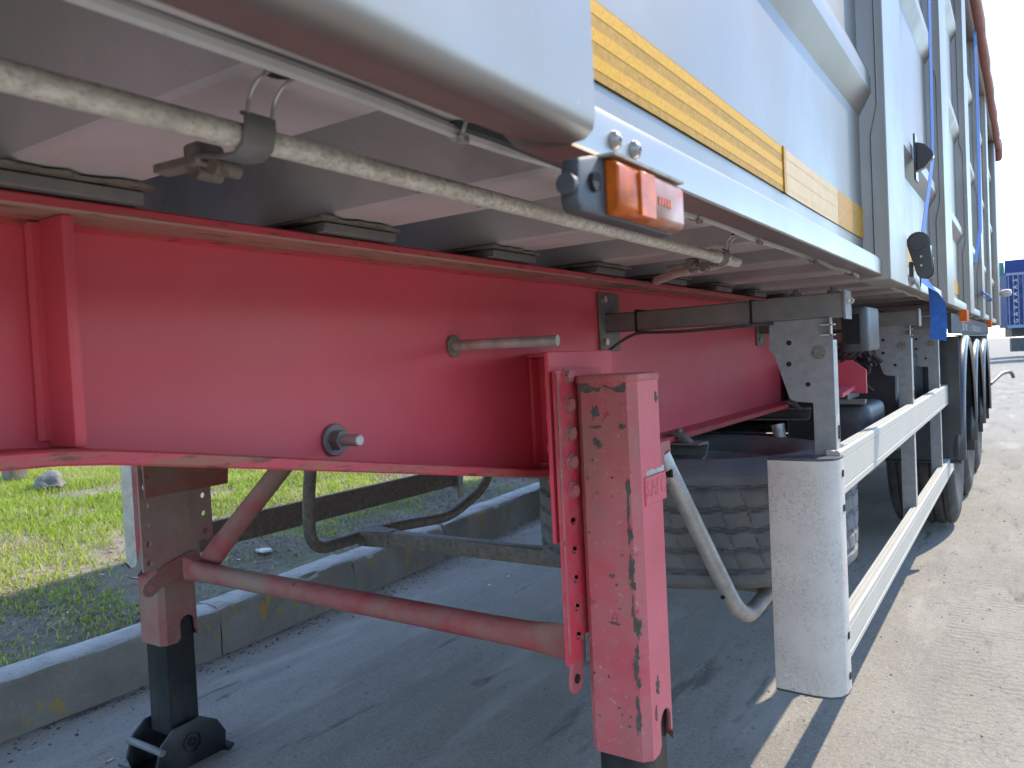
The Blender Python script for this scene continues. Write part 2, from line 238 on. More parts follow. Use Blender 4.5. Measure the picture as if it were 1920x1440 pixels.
# ------------------------------------------------------------------ mesh builder
XC = -1.60                                           # centre line of the trailer
class MB:
    def __init__(s): s.bm = bmesh.new()
    def face(s, vs_): 
        try: return s.bm.faces.new(vs_)
        except ValueError: return None
    def v(s, p): return s.bm.verts.new(p)
    def box(s, x0, x1, y0, y1, z0, z1):
        c = [s.v((x, y, z)) for x in (x0, x1) for y in (y0, y1) for z in (z0, z1)]
        for q in ((0, 1, 3, 2), (4, 6, 7, 5), (0, 4, 5, 1), (2, 3, 7, 6), (0, 2, 6, 4), (1, 5, 7, 3)): s.face([c[i] for i in q])
        return s
    def prism(s, poly, ax, a0, a1):
        """poly in the two axes other than ax, extruded from a0 to a1 along ax (0 x, 1 y, 2 z)."""
        def P(u, w, a): return ((a, u, w), (u, a, w), (u, w, a))[ax]
        A = [s.v(P(u, w, a0)) for u, w in poly]; B = [s.v(P(u, w, a1)) for u, w in poly]
        n = len(poly)
        s.face(A[::-1]); s.face(B)
        for i in range(n): s.face([A[i], A[(i + 1) % n], B[(i + 1) % n], B[i]])
        return s
    def sheet(s, rows):
        """grid of points"""
        V = [[s.v(p) for p in r] for r in rows]
        for i in range(len(V) - 1):
            for j in range(len(V[0]) - 1): s.face([V[i][j], V[i][j + 1], V[i + 1][j + 1], V[i + 1][j]])
        return s
    def tube(s, pts, r, n=14, caps=True, hollow=0.0, flat=None):
        pts = [Vector(p) for p in pts]; rings = []
        up = None
        for i, p in enumerate(pts):
            d = (pts[min(i + 1, len(pts) - 1)] - pts[max(i - 1, 0)]).normalized()
            if up is None:
                up = Vector((0, 0, 1)) if abs(d.z) < 0.9 else Vector((0, 1, 0))
            a = (up - d * up.dot(d)).normalized(); up = a; b = d.cross(a)
            rr = r[i] if isinstance(r, (list, tuple)) else r
            fa, fb = flat[i] if flat else (1, 1)
            rings.append([s.v(p + a * math.cos(2 * math.pi * k / n) * rr * fa + b * math.sin(2 * math.pi * k / n) * rr * fb) for k in range(n)])
        for A, B in zip(rings, rings[1:]):
            for k in range(n): s.face([A[k], A[(k + 1) % n], B[(k + 1) % n], B[k]])
        if caps and not hollow:
            s.face(rings[0][::-1]); s.face(rings[-1])
        elif hollow:
            for ring, q, sgn in ((rings[0], pts[0], pts[1] - pts[0]), (rings[-1], pts[-1], pts[-2] - pts[-1])):
                rr = r[0] if isinstance(r, (list, tuple)) else r
                inn = [s.v(q + (v.co - q) * hollow) for v in ring]; dp = [s.v(w.co + sgn.normalized() * rr * 2) for w in inn]
                for k in range(n):
                    s.face([ring[k], ring[(k + 1) % n], inn[(k + 1) % n], inn[k]]); s.face([inn[k], inn[(k + 1) % n], dp[(k + 1) % n], dp[k]])
                s.face(dp)
        return s
    def lathe(s, prof, c, ax, n=24, a0=0, a1=2 * math.pi, closed=True):
        """prof (r, h) turned round axis ax through c"""
        rings = []
        m = n if closed else n + 1
        for k in range(m):
            t = a0 + (a1 - a0) * k / n; ring = []
            for r_, h in prof:
                u, w = r_ * math.cos(t), r_ * math.sin(t)
                o = ((h, u, w), (w, h, u), (u, w, h))[ax]
                ring.append(s.v((c[0] + o[0], c[1] + o[1], c[2] + o[2])))
            rings.append(ring)
        for k in range(n):
            A, B = rings[k], rings[(k + 1) % m]
            for j in range(len(prof) - 1): s.face([A[j], B[j], B[j + 1], A[j + 1]])
        return s
    def disc(s, c, ax, r, t, n=18): return s.lathe([(0.0001, -t / 2), (r, -t / 2), (r, t / 2), (0.0001, t / 2)], c, ax, n)
    def hexa(s, c, ax, r, t): return s.lathe([(0.0001, -t / 2), (r, -t / 2), (r * .97, t / 2), (0.0001, t / 2)], c, ax, 6)
    def holed(s, P, u0, u1, v0, v1, cells, t):
        """plate with round holes; P(u, v, w) -> point; cells = [(u, v, r)] in rising v, one column"""
        cuts = [v0] + [(a[1] + b[1]) / 2 for a, b in zip(cells, cells[1:])] + [v1]
        for (uc, vc, r), a, b in zip(cells, cuts, cuts[1:]):
            out = [(u1, vc), (u1, b), (uc, b), (u0, b), (u0, vc), (u0, a), (uc, a), (u1, a)]
            inn = [(uc + r * math.cos(k * math.pi / 4), vc + r * math.sin(k * math.pi / 4)) for k in range(8)]
            O = [[s.v(P(u, v, w)) for u, v in out] for w in (0, t)]; I = [[s.v(P(u, v, w)) for u, v in inn] for w in (0, t)]
            for k in range(8):
                j = (k + 1) % 8
                s.face([O[0][k], O[0][j], I[0][j], I[0][k]]); s.face([O[1][k], I[1][k], I[1][j], O[1][j]])
                s.face([I[0][k], I[0][j], I[1][j], I[1][k]]); s.face([O[0][k], O[1][k], O[1][j], O[0][j]])
        return s
    def mirror(s):
        for v in s.bm.verts: v.co.x = 2 * XC - v.co.x
        return s
    def bevel(s, off=0.002, seg=1, ang=30):
        s.bm.normal_update()
        es = [e for e in s.bm.edges if len(e.link_faces) == 2 and e.calc_face_angle(0) > R(ang)]
        bmesh.ops.bevel(s.bm, geom=es, offset=off, segments=seg, profile=0.5, affect='EDGES', clamp_overlap=True); return s
    def build(s, name, m, parent=None, smooth=38, mats=None, rot=None):
        bmesh.ops.recalc_face_normals(s.bm, faces=s.bm.faces)
        me = bpy.data.meshes.new(name)
        off = root_of(parent)
        if off: bmesh.ops.translate(s.bm, verts=s.bm.verts, vec=-off)
        s.bm.to_mesh(me); s.bm.free()
        me.materials.append(m)
        for q in mats or (): me.materials.append(q)
        me.polygons.foreach_set('use_smooth', [True] * len(me.polygons)); me.set_sharp_from_angle(angle=R(smooth))
        o = bpy.data.objects.new(name, me); COL.objects.link(o)
        if parent: o.parent = parent
        return o
def root_of(p):
    while p is not None and p.parent is not None: p = p.parent
    return p.location.copy() if p is not None else None
def tag(o, label=None, cat=None, group=None, kind=None):
    if label: o['label'] = label
    if cat: o['category'] = cat
    if group: o['group'] = group
    if kind: o['kind'] = kind
    return o
def empty(name, loc, **k):
    o = bpy.data.objects.new(name, None); COL.objects.link(o); o.location = loc; o.empty_display_size = 0.1; return tag(o, **k)
def fillet(pts, rad, n=7):
    pts = [Vector(p) for p in pts]; out = [pts[0]]
    for a, b, c in zip(pts, pts[1:], pts[2:]):
        d = min(rad, (a - b).length * .49, (c - b).length * .49)
        p, q = b + (a - b).normalized() * d, b + (c - b).normalized() * d
        for k in range(n + 1):
            t = k / n; out.append(p * (1 - t) ** 2 + b * 2 * t * (1 - t) + q * t * t)
    return out + [pts[-1]]
def text_faces(mb, string, size, P, ext=0.002, align='CENTER'):
    cu = bpy.data.curves.new('lettering', 'FONT'); cu.body = string; cu.size = size; cu.align_x = align; cu.align_y = 'CENTER'; cu.extrude = ext; cu.resolution_u = 2
    o = bpy.data.objects.new('lettering', cu); COL.objects.link(o); bpy.context.view_layer.update()
    me = o.to_mesh(); V = [mb.v(P(*v.co)) for v in me.vertices]
    for p in me.polygons: mb.face([V[i] for i in p.vertices])
    o.to_mesh_clear(); bpy.data.objects.remove(o); bpy.data.curves.remove(cu)

# ------------------------------------------------------------------ ground, kerb, verge
def kx(y): return -3.25 - 0.09 * max(0.0, y - 2.4)
g = MB()
xs = sorted(set([-1500, -300, -80, -30, -12, -6] + [round(-4 + .25 * i, 3) for i in range(33)] + [6, 10, 20, 50, 150, 400, 1500]))
ys = sorted(set([-1500, -200, -40, -12, -5] + [round(-2 + .3 * i, 3) for i in range(60)] + [18, 22, 28, 36, 50, 80, 140, 300, 700, 1800]))
def gz(x, y): return 0.010 * math.sin(x * 1.7 + .6) * math.sin(y * 1.1) * (.6 if abs(x) < 6 and abs(y) < 15 else 0) - 0.006 - 0.045 * min(2.8, max(0.0, -.6 - x))
g.sheet([[(x, y, gz(x, y)) for x in xs] for y in ys])
tag(g.build('ground', MR['ground']), kind='structure')

vg = MB()
def vz(x, y):
    d = max(0.0, (kx(y) - 0.19) - x)
    return 0.078 + 0.17 * min(1, d / 1.15) + 0.03 * min(20, max(0, d - 1.1)) + 0.018 * math.sin(x * 5.1 + y * 2) * math.sin(y * 4.3 - x) * min(1, d * 3)
vd = [0, .06, .15, .25, .35, .5, .65, .8, 1.0, 1.2, 1.45, 1.7, 2, 2.4, 2.8, 3.3, 4, 5, 6, 8, 10, 14, 20, 40, 120]
vy = [-40, -15, -8, -4] + [round(-2 + .15 * i, 3) for i in range(100)] + [14, 16, 20, 26, 40]
vg.sheet([[(kx(y) - 0.17 - d, y, vz(kx(y) - 0.17 - d, y)) for d in vd] for y in vy])
tag(vg.build('verge', MR['soil']), kind='structure')

kerb = empty('kerb', (kx(3), 3, 0), kind='structure')
random.seed(3)
yk = -2.72; ends = []
while yk < 13: ends.append(yk); yk += 1.0 + random.uniform(-.03, .03)
for a, b in zip(ends, ends[1:]):
    a2, b2 = a + 0.0035, b - 0.0035
    mb = MB(); prof = [(0.0, -0.06), (-0.004, 0.02), (0.0, 0.10), (-0.004, 0.182), (-0.012, 0.203), (-0.030, 0.213), (-0.10, 0.217), (-0.172, 0.212), (-0.187, 0.18), (-0.19, -0.06)]
    ny = 17; rows = []; dz = random.uniform(-.008, .008); dx = random.uniform(-.008, .008)
    for i in range(ny):
        y = a2 + (b2 - a2) * i / (ny - 1); e = min(i, ny - 1 - i); r = []
        for j, (u, z) in enumerate(prof):
            jit = 0.0045 if 2 < j < 8 else 0.003
            chip = (-0.007 if e == 0 else -0.002 if e == 1 else 0) * (1 if j in (3, 4, 5) else .3) + (-0.02 * random.random() if random.random() < .14 and j in (3, 4) else 0)
            r.append((kx(y) + dx + u + chip * .8 + random.uniform(-jit, jit), y + (random.uniform(-.004, .004) if e == 0 else 0), z - .105 + dz * (z > 0.1) + chip * (z > .13) + random.uniform(-jit, jit) * .7))
        rows.append(r)
    mb.sheet(rows)
    for r in (rows[0], rows[-1]): mb.face([mb.v(p) for p in r])
    k_ = mb.build('kerb_stone', MR['kerb'], kerb, smooth=50, mats=[MR['kerb_top']])
    for p in k_.data.polygons:
        if p.normal.z > .6: p.material_index = 1  # upward faces use a paler concrete than the sides

# ------------------------------------------------------------------ the trailer
T = empty('semi_trailer', (XC, 5.0, 0.0), label='grey aluminium tipper semi-trailer on a red steel chassis parked beside the kerb', cat='semi-trailer')
def both(fn, *a):
    for s in (1, -1): fn(s, *a)
def mx(s, x): return x if s > 0 else 2 * XC - x

# --- chassis beams
BX = -1.03; FE = -0.945
def bot(y): return 1.13 if y < .5 else (1.13 - (y - .5) / 1.08 * .19 if y < 1.58 else .94)
def beam(s):
    def fin(mb): return mb if s > 0 else mb.mirror()
    ykn = [-1.1, .5, 1.58, 9.9]
    mb = MB()                                         # web
    mb.prism([(-1.1, 1.14), (.5, 1.14), (1.58, .95), (9.9, .95), (9.9, 1.43), (-1.1, 1.43)], 0, BX - .010, BX)
    web = fin(mb).build('chassis_beam', MR['red'], T)
    mb = MB(); mb.box(2 * BX - FE - .01, FE, -1.1, 9.9, 1.424, 1.440); tf = fin(mb.bevel(.003)).build('top_flange', MR['red_edge'], web, mats=[MR['flange_dust']])
    for p in tf.data.polygons:
        if p.normal.z < -.6: p.material_index = 1
    mb = MB()
    lo = [(y, bot(y) - .004) for y in ykn]; hi = [(y, bot(y) + .017) for y in ykn]
    for q in (lo, hi): pass
    pth = []
    for y, z in ((-1.1, 1.13), (.40, 1.13), (.46, 1.127), (.52, 1.120), (.62, 1.104), (1.50, .954), (1.60, .941), (1.70, .94), (9.9, .94)): pth.append((y, z))
    mb.prism([(y, z - .004) for y, z in pth] + [(y, z + .016) for y, z in reversed(pth)], 0, 2 * BX - FE - .01, FE)
    fin(mb.bevel(.003)).build('bottom_flange', MR['red_edge'], web)
    mb = MB()                                         # weld bead under the top flange
    mb.tube([(BX + .003, -1.0 + .15 * i, 1.421 + .0015 * (i % 2)) for i in range(73)], .006, 6); fin(mb).build('weld_bead', MR['red_edge'], web)
    for y in (.488, -.45):
        mb = MB(); mb.box(BX, -.962, y, y + .016, 1.147 - (0.006 if y > 0 else 0), 1.424); fin(mb.bevel(.004, 2)).build('stiffener', MR['red'], web)
        mb = MB(); mb.tube([(BX + .006, y - .004, 1.15), (BX + .006, y - .004, 1.42)], .009, 6); fin(mb).build('weld_bead', MR['red'], web)
    for y in (6.4,):
        mb = MB(); mb.box(BX, -.965, y, y + .012, .957, 1.424); fin(mb.bevel(.003)).build('stiffener', MR['red'], web)
    for k in range(22):                               # worn packing pads between chassis and body
        y0 = .42 + .475 * k
        mb = MB(); mb.box(-1.10, FE + .012, y0 - .01, y0 + .16, 1.442, 1.459); fin(mb.bevel(.002)).build('packing_pad', MR['steel'], web)
        mb = MB(); pts = [(-1.09 + .0, y0 - .03)]
        n = 9; ed = [(FE + .02 + random.uniform(-.008, .01), y0 - .03 + .20 * i / n) for i in range(n + 1)]
        mb.prism([(-1.11, y0 - .03)] + ed + [(-1.11, y0 + .17)], 2, 1.4605, 1.4655); fin(mb).build('torn_liner', MR['oldsteel'], web)
    return web
webR = beam(1); webL = beam(-1)
for y in (.2, 1.2, 2.2, 3.4, 4.6, 5.75, 7.06, 8.37, 9.6):
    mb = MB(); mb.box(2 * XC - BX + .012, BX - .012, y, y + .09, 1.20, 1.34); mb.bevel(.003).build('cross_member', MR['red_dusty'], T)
# threaded rod and stub standing out of the web
mb = MB(); mb.tube([(BX, 1.326, 1.259), (-.93, 1.333, 1.259), (-.783, 1.352, 1.257)], .0115, 14); rod = mb.build('threaded_rod', MR['galv'], webR)
mb = MB(); mb.disc((BX + .004, 1.327, 1.259), 0, .024, .008, 22); mb.bevel(.0015).build('washer', MR['oldsteel'], webR)
mb = MB(); mb.tube([(BX, .969, 1.096), (-.968, .974, 1.096)], .0105, 14); mb.bevel(.002).build('stub_bolt', MR['galv'], webR)
mb = MB(); mb.disc((BX + .004, .969, 1.096), 0, .029, .008, 22); mb.bevel(.002).build('washer', MR['steel'], webR)
mb = MB(); mb.hexa((BX + .016, .969, 1.096), 0, .019, .020); mb.build('nut', MR['steel'], webR)

# --- landing legs
def rrect(x0, x1, y0, y1, r, n=4):
    out = []
    for cx, cy, a in ((x1 - r, y1 - r, 0), (x0 + r, y1 - r, 90), (x0 + r, y0 + r, 180), (x1 - r, y0 + r, 270)):
        for k in range(n + 1): out.append((cx + r * math.cos(R(a + 90 * k / n)), cy + r * math.sin(R(a + 90 * k / n))))
    return out
LX0, LX1, LY0, LY1 = -.808, -.668, 1.452, 1.592
def leg(s, zb, tz, fz=0.0):
    def fin(mb): return mb if s > 0 else mb.mirror()
    mb = MB()                                         # outer tube with an arched cut-out in the faces
    ring = rrect(LX0, LX1, LY0, LY1, .017, 1)
    nx = LX1 if s > 0 else LX0                         # the face with the arched cut-out
    r_ = .017; zn = zb + .12; yc, hw = (LY0 + LY1) / 2 + (.018 if s > 0 else .022), .027
    zs = [zb, zn, .75, 1.178]; prev = None
    for zi, z in enumerate(zs):
        cur = [mb.v((x, y, z)) for x, y in ring]
        if prev:
            for i in range(len(ring)):
                j = (i + 1) % len(ring)
                if zi == 1 and abs(ring[i][0] - nx) < 1e-4 and abs(ring[j][0] - nx) < 1e-4: continue
                mb.face([prev[i], prev[j], cur[j], cur[i]])
        prev = cur
    mb.face(prev)
    arch = [(yc + hw * math.cos(R(a)), zb + .055 + hw * math.sin(R(a))) for a in range(0, 181, 20)]
    out = [(LY0 + r_, zn), (LY0 + r_, zb), (yc - hw - .012, zb), (yc - hw, zb + .012)] + arch[::-1] + [(yc + hw, zb + .028), (yc + hw + .006, zb + .02), (LY1 - r_, zb + .026), (LY1 - r_, zn)]
    A = [[mb.v((nx + dx_, y, z)) for y, z in out] for dx_ in (0, -.007 if nx == LX1 else .007)]
    mb.face(A[0]); mb.face(A[1][::-1])
    for i in range(len(out) - 1): mb.face([A[0][i], A[0][i + 1], A[1][i + 1], A[1][i]])
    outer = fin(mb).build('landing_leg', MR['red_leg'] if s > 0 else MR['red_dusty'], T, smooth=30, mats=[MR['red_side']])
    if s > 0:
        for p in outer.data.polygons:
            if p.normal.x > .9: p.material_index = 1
    mb = MB(); r2 = rrect(LX0 + .013, LX1 - .013, LY0 + .013, LY1 - .013, .012, 3)
    mb.prism(r2, 2, .055 + fz * .25, zb + .22); fin(mb).build('inner_tube', MR['black'], outer, smooth=30)
    mb = MB(); mb.prism(rrect(LX0 - .004, LX1 + .004, LY0 - .004, LY1 + .004, .019, 1), 2, 1.166, 1.182); fin(mb.bevel(.002)).build('cap_plate', MR['red_leg'], outer)
    rs = random.Random(6); mb = MB(); n = 40; low = []
    for i in range(n + 1):
        t0 = i / n; low.append((LX0 + .012 + (LX1 - LX0 - .03) * t0, 1.1655 - (.012 + .006 * math.sin(t0 * 9) + .004 * rs.random() + .010 * max(0, 1 - abs(t0 - .42) * 12))))
    up = [(x, 1.1655 - (.004 + .006 * abs(math.sin(i * .23 + 1))) * (0.2 < i / n < .95)) for i, (x, z) in enumerate(low)]
    mb.prism(low + up[::-1], 1, LY0 - .0012, LY0 + .001)
    fin(mb).build('torn_sealant', MR['chip'], outer)
    # drilled mounting plate on the inboard face
    mb = MB(); hz = [.590 + .0618 * k for k in range(10)]; px = -.816
    P = lambda u, v, w: (px + w - .008, u, v)
    mb.holed(P, 1.392, 1.447, .575 if s > 0 else .60, 1.196, [(1.438 if s > 0 else 1.414, z + .036, .0105) for z in hz if z + .036 > (.58 if s > 0 else .61)], .008)
    if s < 0:
        mb.holed(P, 1.597, 1.652, .66, 1.196, [(1.622, z + .036, .0105) for z in hz if z + .036 > .67], .008)
        mb.box(px - .008, px, 1.447, 1.597, .60, 1.196)
        mb.box(px - .014, px - .008, 1.49, 1.565, .70, .855)
    else:
        mb.box(px - .008, px, 1.447, 1.60, .62, 1.196)
    plate = fin(mb).build('mounting_plate', MR['red_strip'] if s > 0 else MR['dusty_plate'], outer)
    if s > 0:
        mb = MB(); mb.box(px + .0, px + .0035, 1.392, 1.400, .60, 1.19); fin(mb.bevel(.001)).build('folded_lip', MR['red_leg'], outer)
    for k in range(5 if s > 0 else 4):
        z = 1.183 - .0612 * k
        mb = MB(); mb.hexa((px + .006, 1.438, z), 0, .0145, .013); mb.disc((px + .001, 1.438, z), 0, .019, .003, 16)
        if s > 0: fin(mb).build('bolt_head', MR['red_leg'], outer)
        mb = MB(); mb.hexa((px - .03, 1.438, z), 0, .0135, .014); fin(mb).build('nut', MR['red_dusty'], outer)
    # lug that carries the cross tube
    zt = tz
    def lug(name, pts, x0, x1, m):
        mb = MB(); mb.prism(pts, 0, x0, x1); return fin(mb.bevel(.0015)).build(name, m, outer)
    cap = lambda y, z, r, a0, a1: [(y + r * math.cos(R(a)), z + r * math.sin(R(a))) for a in range(a0, a1 + 1, 20)]
    lx = -.822
    if s > 0:
        lug('lug', cap(1.435, zt - .058, .026, 180, 360) + [(1.475, zt + .0), (1.475, zt + .02), (1.42, zt + .005)], lx - .008, lx, MR['red_leg'])
        mb = MB(); mb.disc((lx + .001, 1.433, zt - .052), 0, .010, .004, 12); fin(mb).build('lug_hole', MR['tie'], outer)
    else:
        lug('lug', cap(1.405, zt - .055, .026, 110, 290) + [(1.46, zt - .05), (1.53, zt - .04)] + cap(1.555, zt + .0, .036, -60, 90) + [(1.46, zt + .01)], px - .018, px - .008, MR['red_dusty'])
        mb = MB(); mb.disc((px - .0185, 1.405, zt - .053), 0, .011, .003, 12); fin(mb).build('lug_hole', MR['red_leg'], outer)
    # rocking foot: two cheeks, pin, sole
    def cheek(x0):
        pts = [(1.405, .012), (1.390, .055), (1.412, .120), (1.462, .160), (1.560, .166), (1.622, .13), (1.655, .075), (1.648, .012)]
        mb = MB(); mb.prism([(y, z + fz) for y, z in pts], 0, x0, x0 + .012); return fin(mb.bevel(.004, 2)).build('foot_cheek', MR['black'], outer)
    ca = cheek(LX0 - .020); cb = cheek(LX1 + .008)
    for cx in (LX0 - .021, LX1 + .021):
        mb = MB(); mb.lathe([(.014, -.006), (.014, .006), (.022, .008), (.030, .006), (.031, -.006)], (cx, 1.52, .095 + fz), 0, 20); fin(mb).build('pin_boss', MR['black'], outer)
        mb = MB(); mb.disc((cx, 1.52, .095 + fz), 0, .0135, .004, 16); fin(mb).build('pin_end', MR['tie'], outer)
    mb = MB(); mb.tube([(LX0 - .03, 1.41, .075 + fz + .03 * (fz < 0)), (LX1 + .03, 1.41, .075 + fz + .03 * (fz < 0))], .012, 12); fin(mb.bevel(.002)).build('foot_pin', MR['steel'], outer)
    mb = MB(); mb.prism([(y, z + fz) for y, z in ((1.375, .028), (1.40, .004), (1.64, .004), (1.668, .028), (1.664, .034), (1.636, .012), (1.404, .012), (1.38, .034))], 0, LX0 - .045, LX1 + .045); fin(mb.bevel(.002)).build('foot_sole', MR['black'], outer)
    return outer
legR = leg(1, .375, .585); legL = leg(-1, .335, .60, -.098)
# chips of bare primer on the near leg
def blotch(c, ax, ru, rv, face, seed):
    th = .0006 + (seed * 7 % 60) * 1.2e-5
    rnd = random.Random(seed); n = 19; mb = MB(); pts = []
    for k in range(n):
        a = 2 * math.pi * k / n; q = rnd.uniform(.45, 1.2); pts.append((math.cos(a) * ru * q, math.sin(a) * rv * q))
    if ax == 1: mb.prism([(c[0] + u, c[2] + w) for u, w in pts], 1, face - th, face + .001)
    else: mb.prism([(c[1] + u, c[2] + w) for u, w in pts], 0, face - .001, face + th)
    mb.build('paint_chip', MR['chip'], legR)
for k, (x, z, ru, rv) in enumerate(((-.758, 1.107, .011, .015), (-.757, 1.040, .012, .012), (-.758, 1.073, .015, .004), (-.698, 1.075, .008, .007), (-.690, .952, .0065, .020), (-.692, .90, .004, .025), (-.692, .852, .005, .030),
        (-.692, .78, .006, .030), (-.690, .745, .008, .010), (-.683, .66, .010, .028), (-.687, .60, .005, .03), (-.737, .76, .008, .005), (-.735, .66, .012, .004), (-.688, .475, .005, .014), (-.69, .56, .0035, .02))):
    blotch((x, 0, z), 1, ru, rv, LY0, k + 3)
for k, (y, z, ru, rv) in enumerate(((1.505, .52, .010, .020), (1.492, .465, .005, .018), (1.560, 1.128, .011, .012))): blotch((0, y, z), 0, ru, rv, LX1, k + 40)
rc = random.Random(9)
for k in range(34):
    z = rc.uniform(.44, 1.02); blotch((rc.uniform(-.694, -.6855), 0, z), 1, rc.uniform(.0018, .0055), rc.uniform(.004, .020), LY0, k + 100)
for k in range(16): blotch((rc.uniform(-.79, -.70), 0, rc.uniform(.42, 1.13)), 1, rc.uniform(.0012, .005), rc.uniform(.0012, .004), LY0, k + 200)
# raised maker's plate on the outboard face
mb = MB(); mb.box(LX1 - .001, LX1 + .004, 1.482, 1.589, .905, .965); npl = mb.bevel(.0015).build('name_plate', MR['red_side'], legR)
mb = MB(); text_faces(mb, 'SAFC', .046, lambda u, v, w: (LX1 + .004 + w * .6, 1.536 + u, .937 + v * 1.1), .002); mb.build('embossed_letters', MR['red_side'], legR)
mb = MB(); ed = [(1.494 + .094 * i / 10, .972 + random.uniform(.0, .008)) for i in range(11)]
mb.prism([(1.494, .966)] + [(1.588, .966)] + ed[::-1], 0, LX1 - .001, LX1 + .0008); mb.build('paint_chip', MR['galv'], legR)
# bracket between leg and beam
mb = MB(); mb.box(-.846, -.836, 1.398, 1.70, .83, 1.236); br = mb.bevel(.002).build('leg_bracket', MR['red'], T)
mb = MB(); mb.prism([(BX, 1.62), (-.846, 1.40), (-.846, 1.70), (BX, 1.70)], 2, 1.226, 1.236); mb.bevel(.002).build('bracket_top', MR['red'], br)
mb = MB(); mb.box(BX, -.846, 1.66, 1.672, .96, 1.226); mb.build('bracket_web', MR['red'], br)
mb = MB(); mb.box(BX + .001, BX + .012, 1.625, 1.66, .96, 1.225); mb.bevel(.002).build('bracket_back', MR['red'], br)
for k in range(4):
    mb = MB(); mb.hexa((-.853, 1.43, 1.17 - .07 * k), 0, .013, .016); mb.build('nut', MR['red'], br)
mb = MB(); mb.prism([(1.40, .84), (1.71, .84), (1.74, 1.19), (1.69, 1.21), (1.40, 1.21)], 0, -2.365 + .0, -2.355); mb.bevel(.002).build('leg_bracket', MR['red_dusty'], T)
mb = MB(); mb.box(-2.355, -2.17, 1.40, 1.70, 1.226, 1.236); mb.build('leg_bracket', MR['red_dusty'], T)
# tie tube between the legs, with flattened ends
mb = MB()
xs_ = [-2.285, -2.262, -2.225, -2.17, -2.0, -1.4, -1.05, -.95, -.90, -.85, -.822]
fl = [(1.15, .15), (1.2, .2), (1.12, .6), (1, 1), (1, 1), (1, 1), (1, 1), (1.1, .8), (1.3, .3), (1.35, .10), (1.35, .10)]
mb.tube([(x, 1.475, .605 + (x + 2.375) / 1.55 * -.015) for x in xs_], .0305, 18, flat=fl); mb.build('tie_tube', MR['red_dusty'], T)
mb = MB(); mb.hexa((-.835, 1.44, .588), 1, .014, .02); mb.build('bolt_head', MR['tie'], legR)
# diagonal braces
def brace(s):
    def fin(mb): return mb if s > 0 else mb.mirror()
    mb = MB(); pts = [(-.95, 1.515, .575), (-.985, 1.515, .62), (-1.04, 1.52, .672), (-1.095, 1.525, .722), (-1.265, 1.54, .875), (-1.585, 1.57, 1.17)]
    mb.tube(pts, .036, 12, flat=[(.8, .2), (1.15, .2), (1.15, .25), (1, .6), (.85, .8), (.85, .8)]); fin(mb).build('brace_tube', MR['red_dusty'], T)
brace(-1)
mb = MB(); mb.disc((-2.222, 1.50, .606), 1, .012, .03, 10); mb.build('brace_bolt', MR['tie'], legL)
# crank stub on the far leg
mb = MB(); mb.prism([(-2.395, .715), (-2.420, .725), (-2.462, .630), (-2.482, .600), (-2.520, .590), (-2.545, .605), (-2.552, .585), (-2.525, .562), (-2.475, .568), (-2.440, .600)], 1, 1.426, 1.434); mb.build('crank_lever', MR['steel'], legL)
mb = MB(); mb.tube(fillet([(-2.43, 1.445, .90), (-2.41, 1.43, .845), (-2.42, 1.43, .78), (-2.45, 1.44, .72)], .03), .006, 8); mb.build('grease_pipe', MR['galv'], legL)

# --- tipper body
Y0, YE, ZT = -1.0, 11.2, 3.58
SX = -.326
def side_sheet(s, ya, yb):
    """one bay of pressed sheet with three outward swages"""
    zs = [1.43, 1.77, 1.823, 1.86, 1.93, 2.36, 2.413, 2.45, 2.52, 2.95, 3.003, 3.04, 3.11, 3.50]
    dx = [0, 0, .0285, .0285, 0, 0, .0285, .0285, 0, 0, .0285, .0285, 0, 0]
    rows = []
    for z, d in zip(zs, dx): rows.append([(mx(s, SX + d + .0012 * math.sin(4 * y + z * 3) * (d == 0)), y, z) for y in np.linspace(ya, yb, 7)])
    mb = MB(); mb.sheet(rows); 
    bk = [[(mx(s, SX - .03), y, z) for y in (ya, yb)] for z in (1.43, 3.50)]; mb.sheet(bk)
    mb.box(mx(s, SX - .03), mx(s, SX - .028), ya, ya + .002, 1.43, 3.5)
    return mb.build('side_sheet', MR['alu'], body, smooth=25)
mb = MB(); mb.box(2 * XC - SX + .04, SX - .04, Y0 + .06, YE - .05, 1.657, 1.69); body = mb.build('tipper_body', MR['alu_under'], T)
posts = [(2.07, 2.40), (3.70, 4.05), (5.30, 5.68), (6.90, 7.28), (8.50, 8.88)]
edges = [.53] + [v for p in posts for v in p] + [10.55]
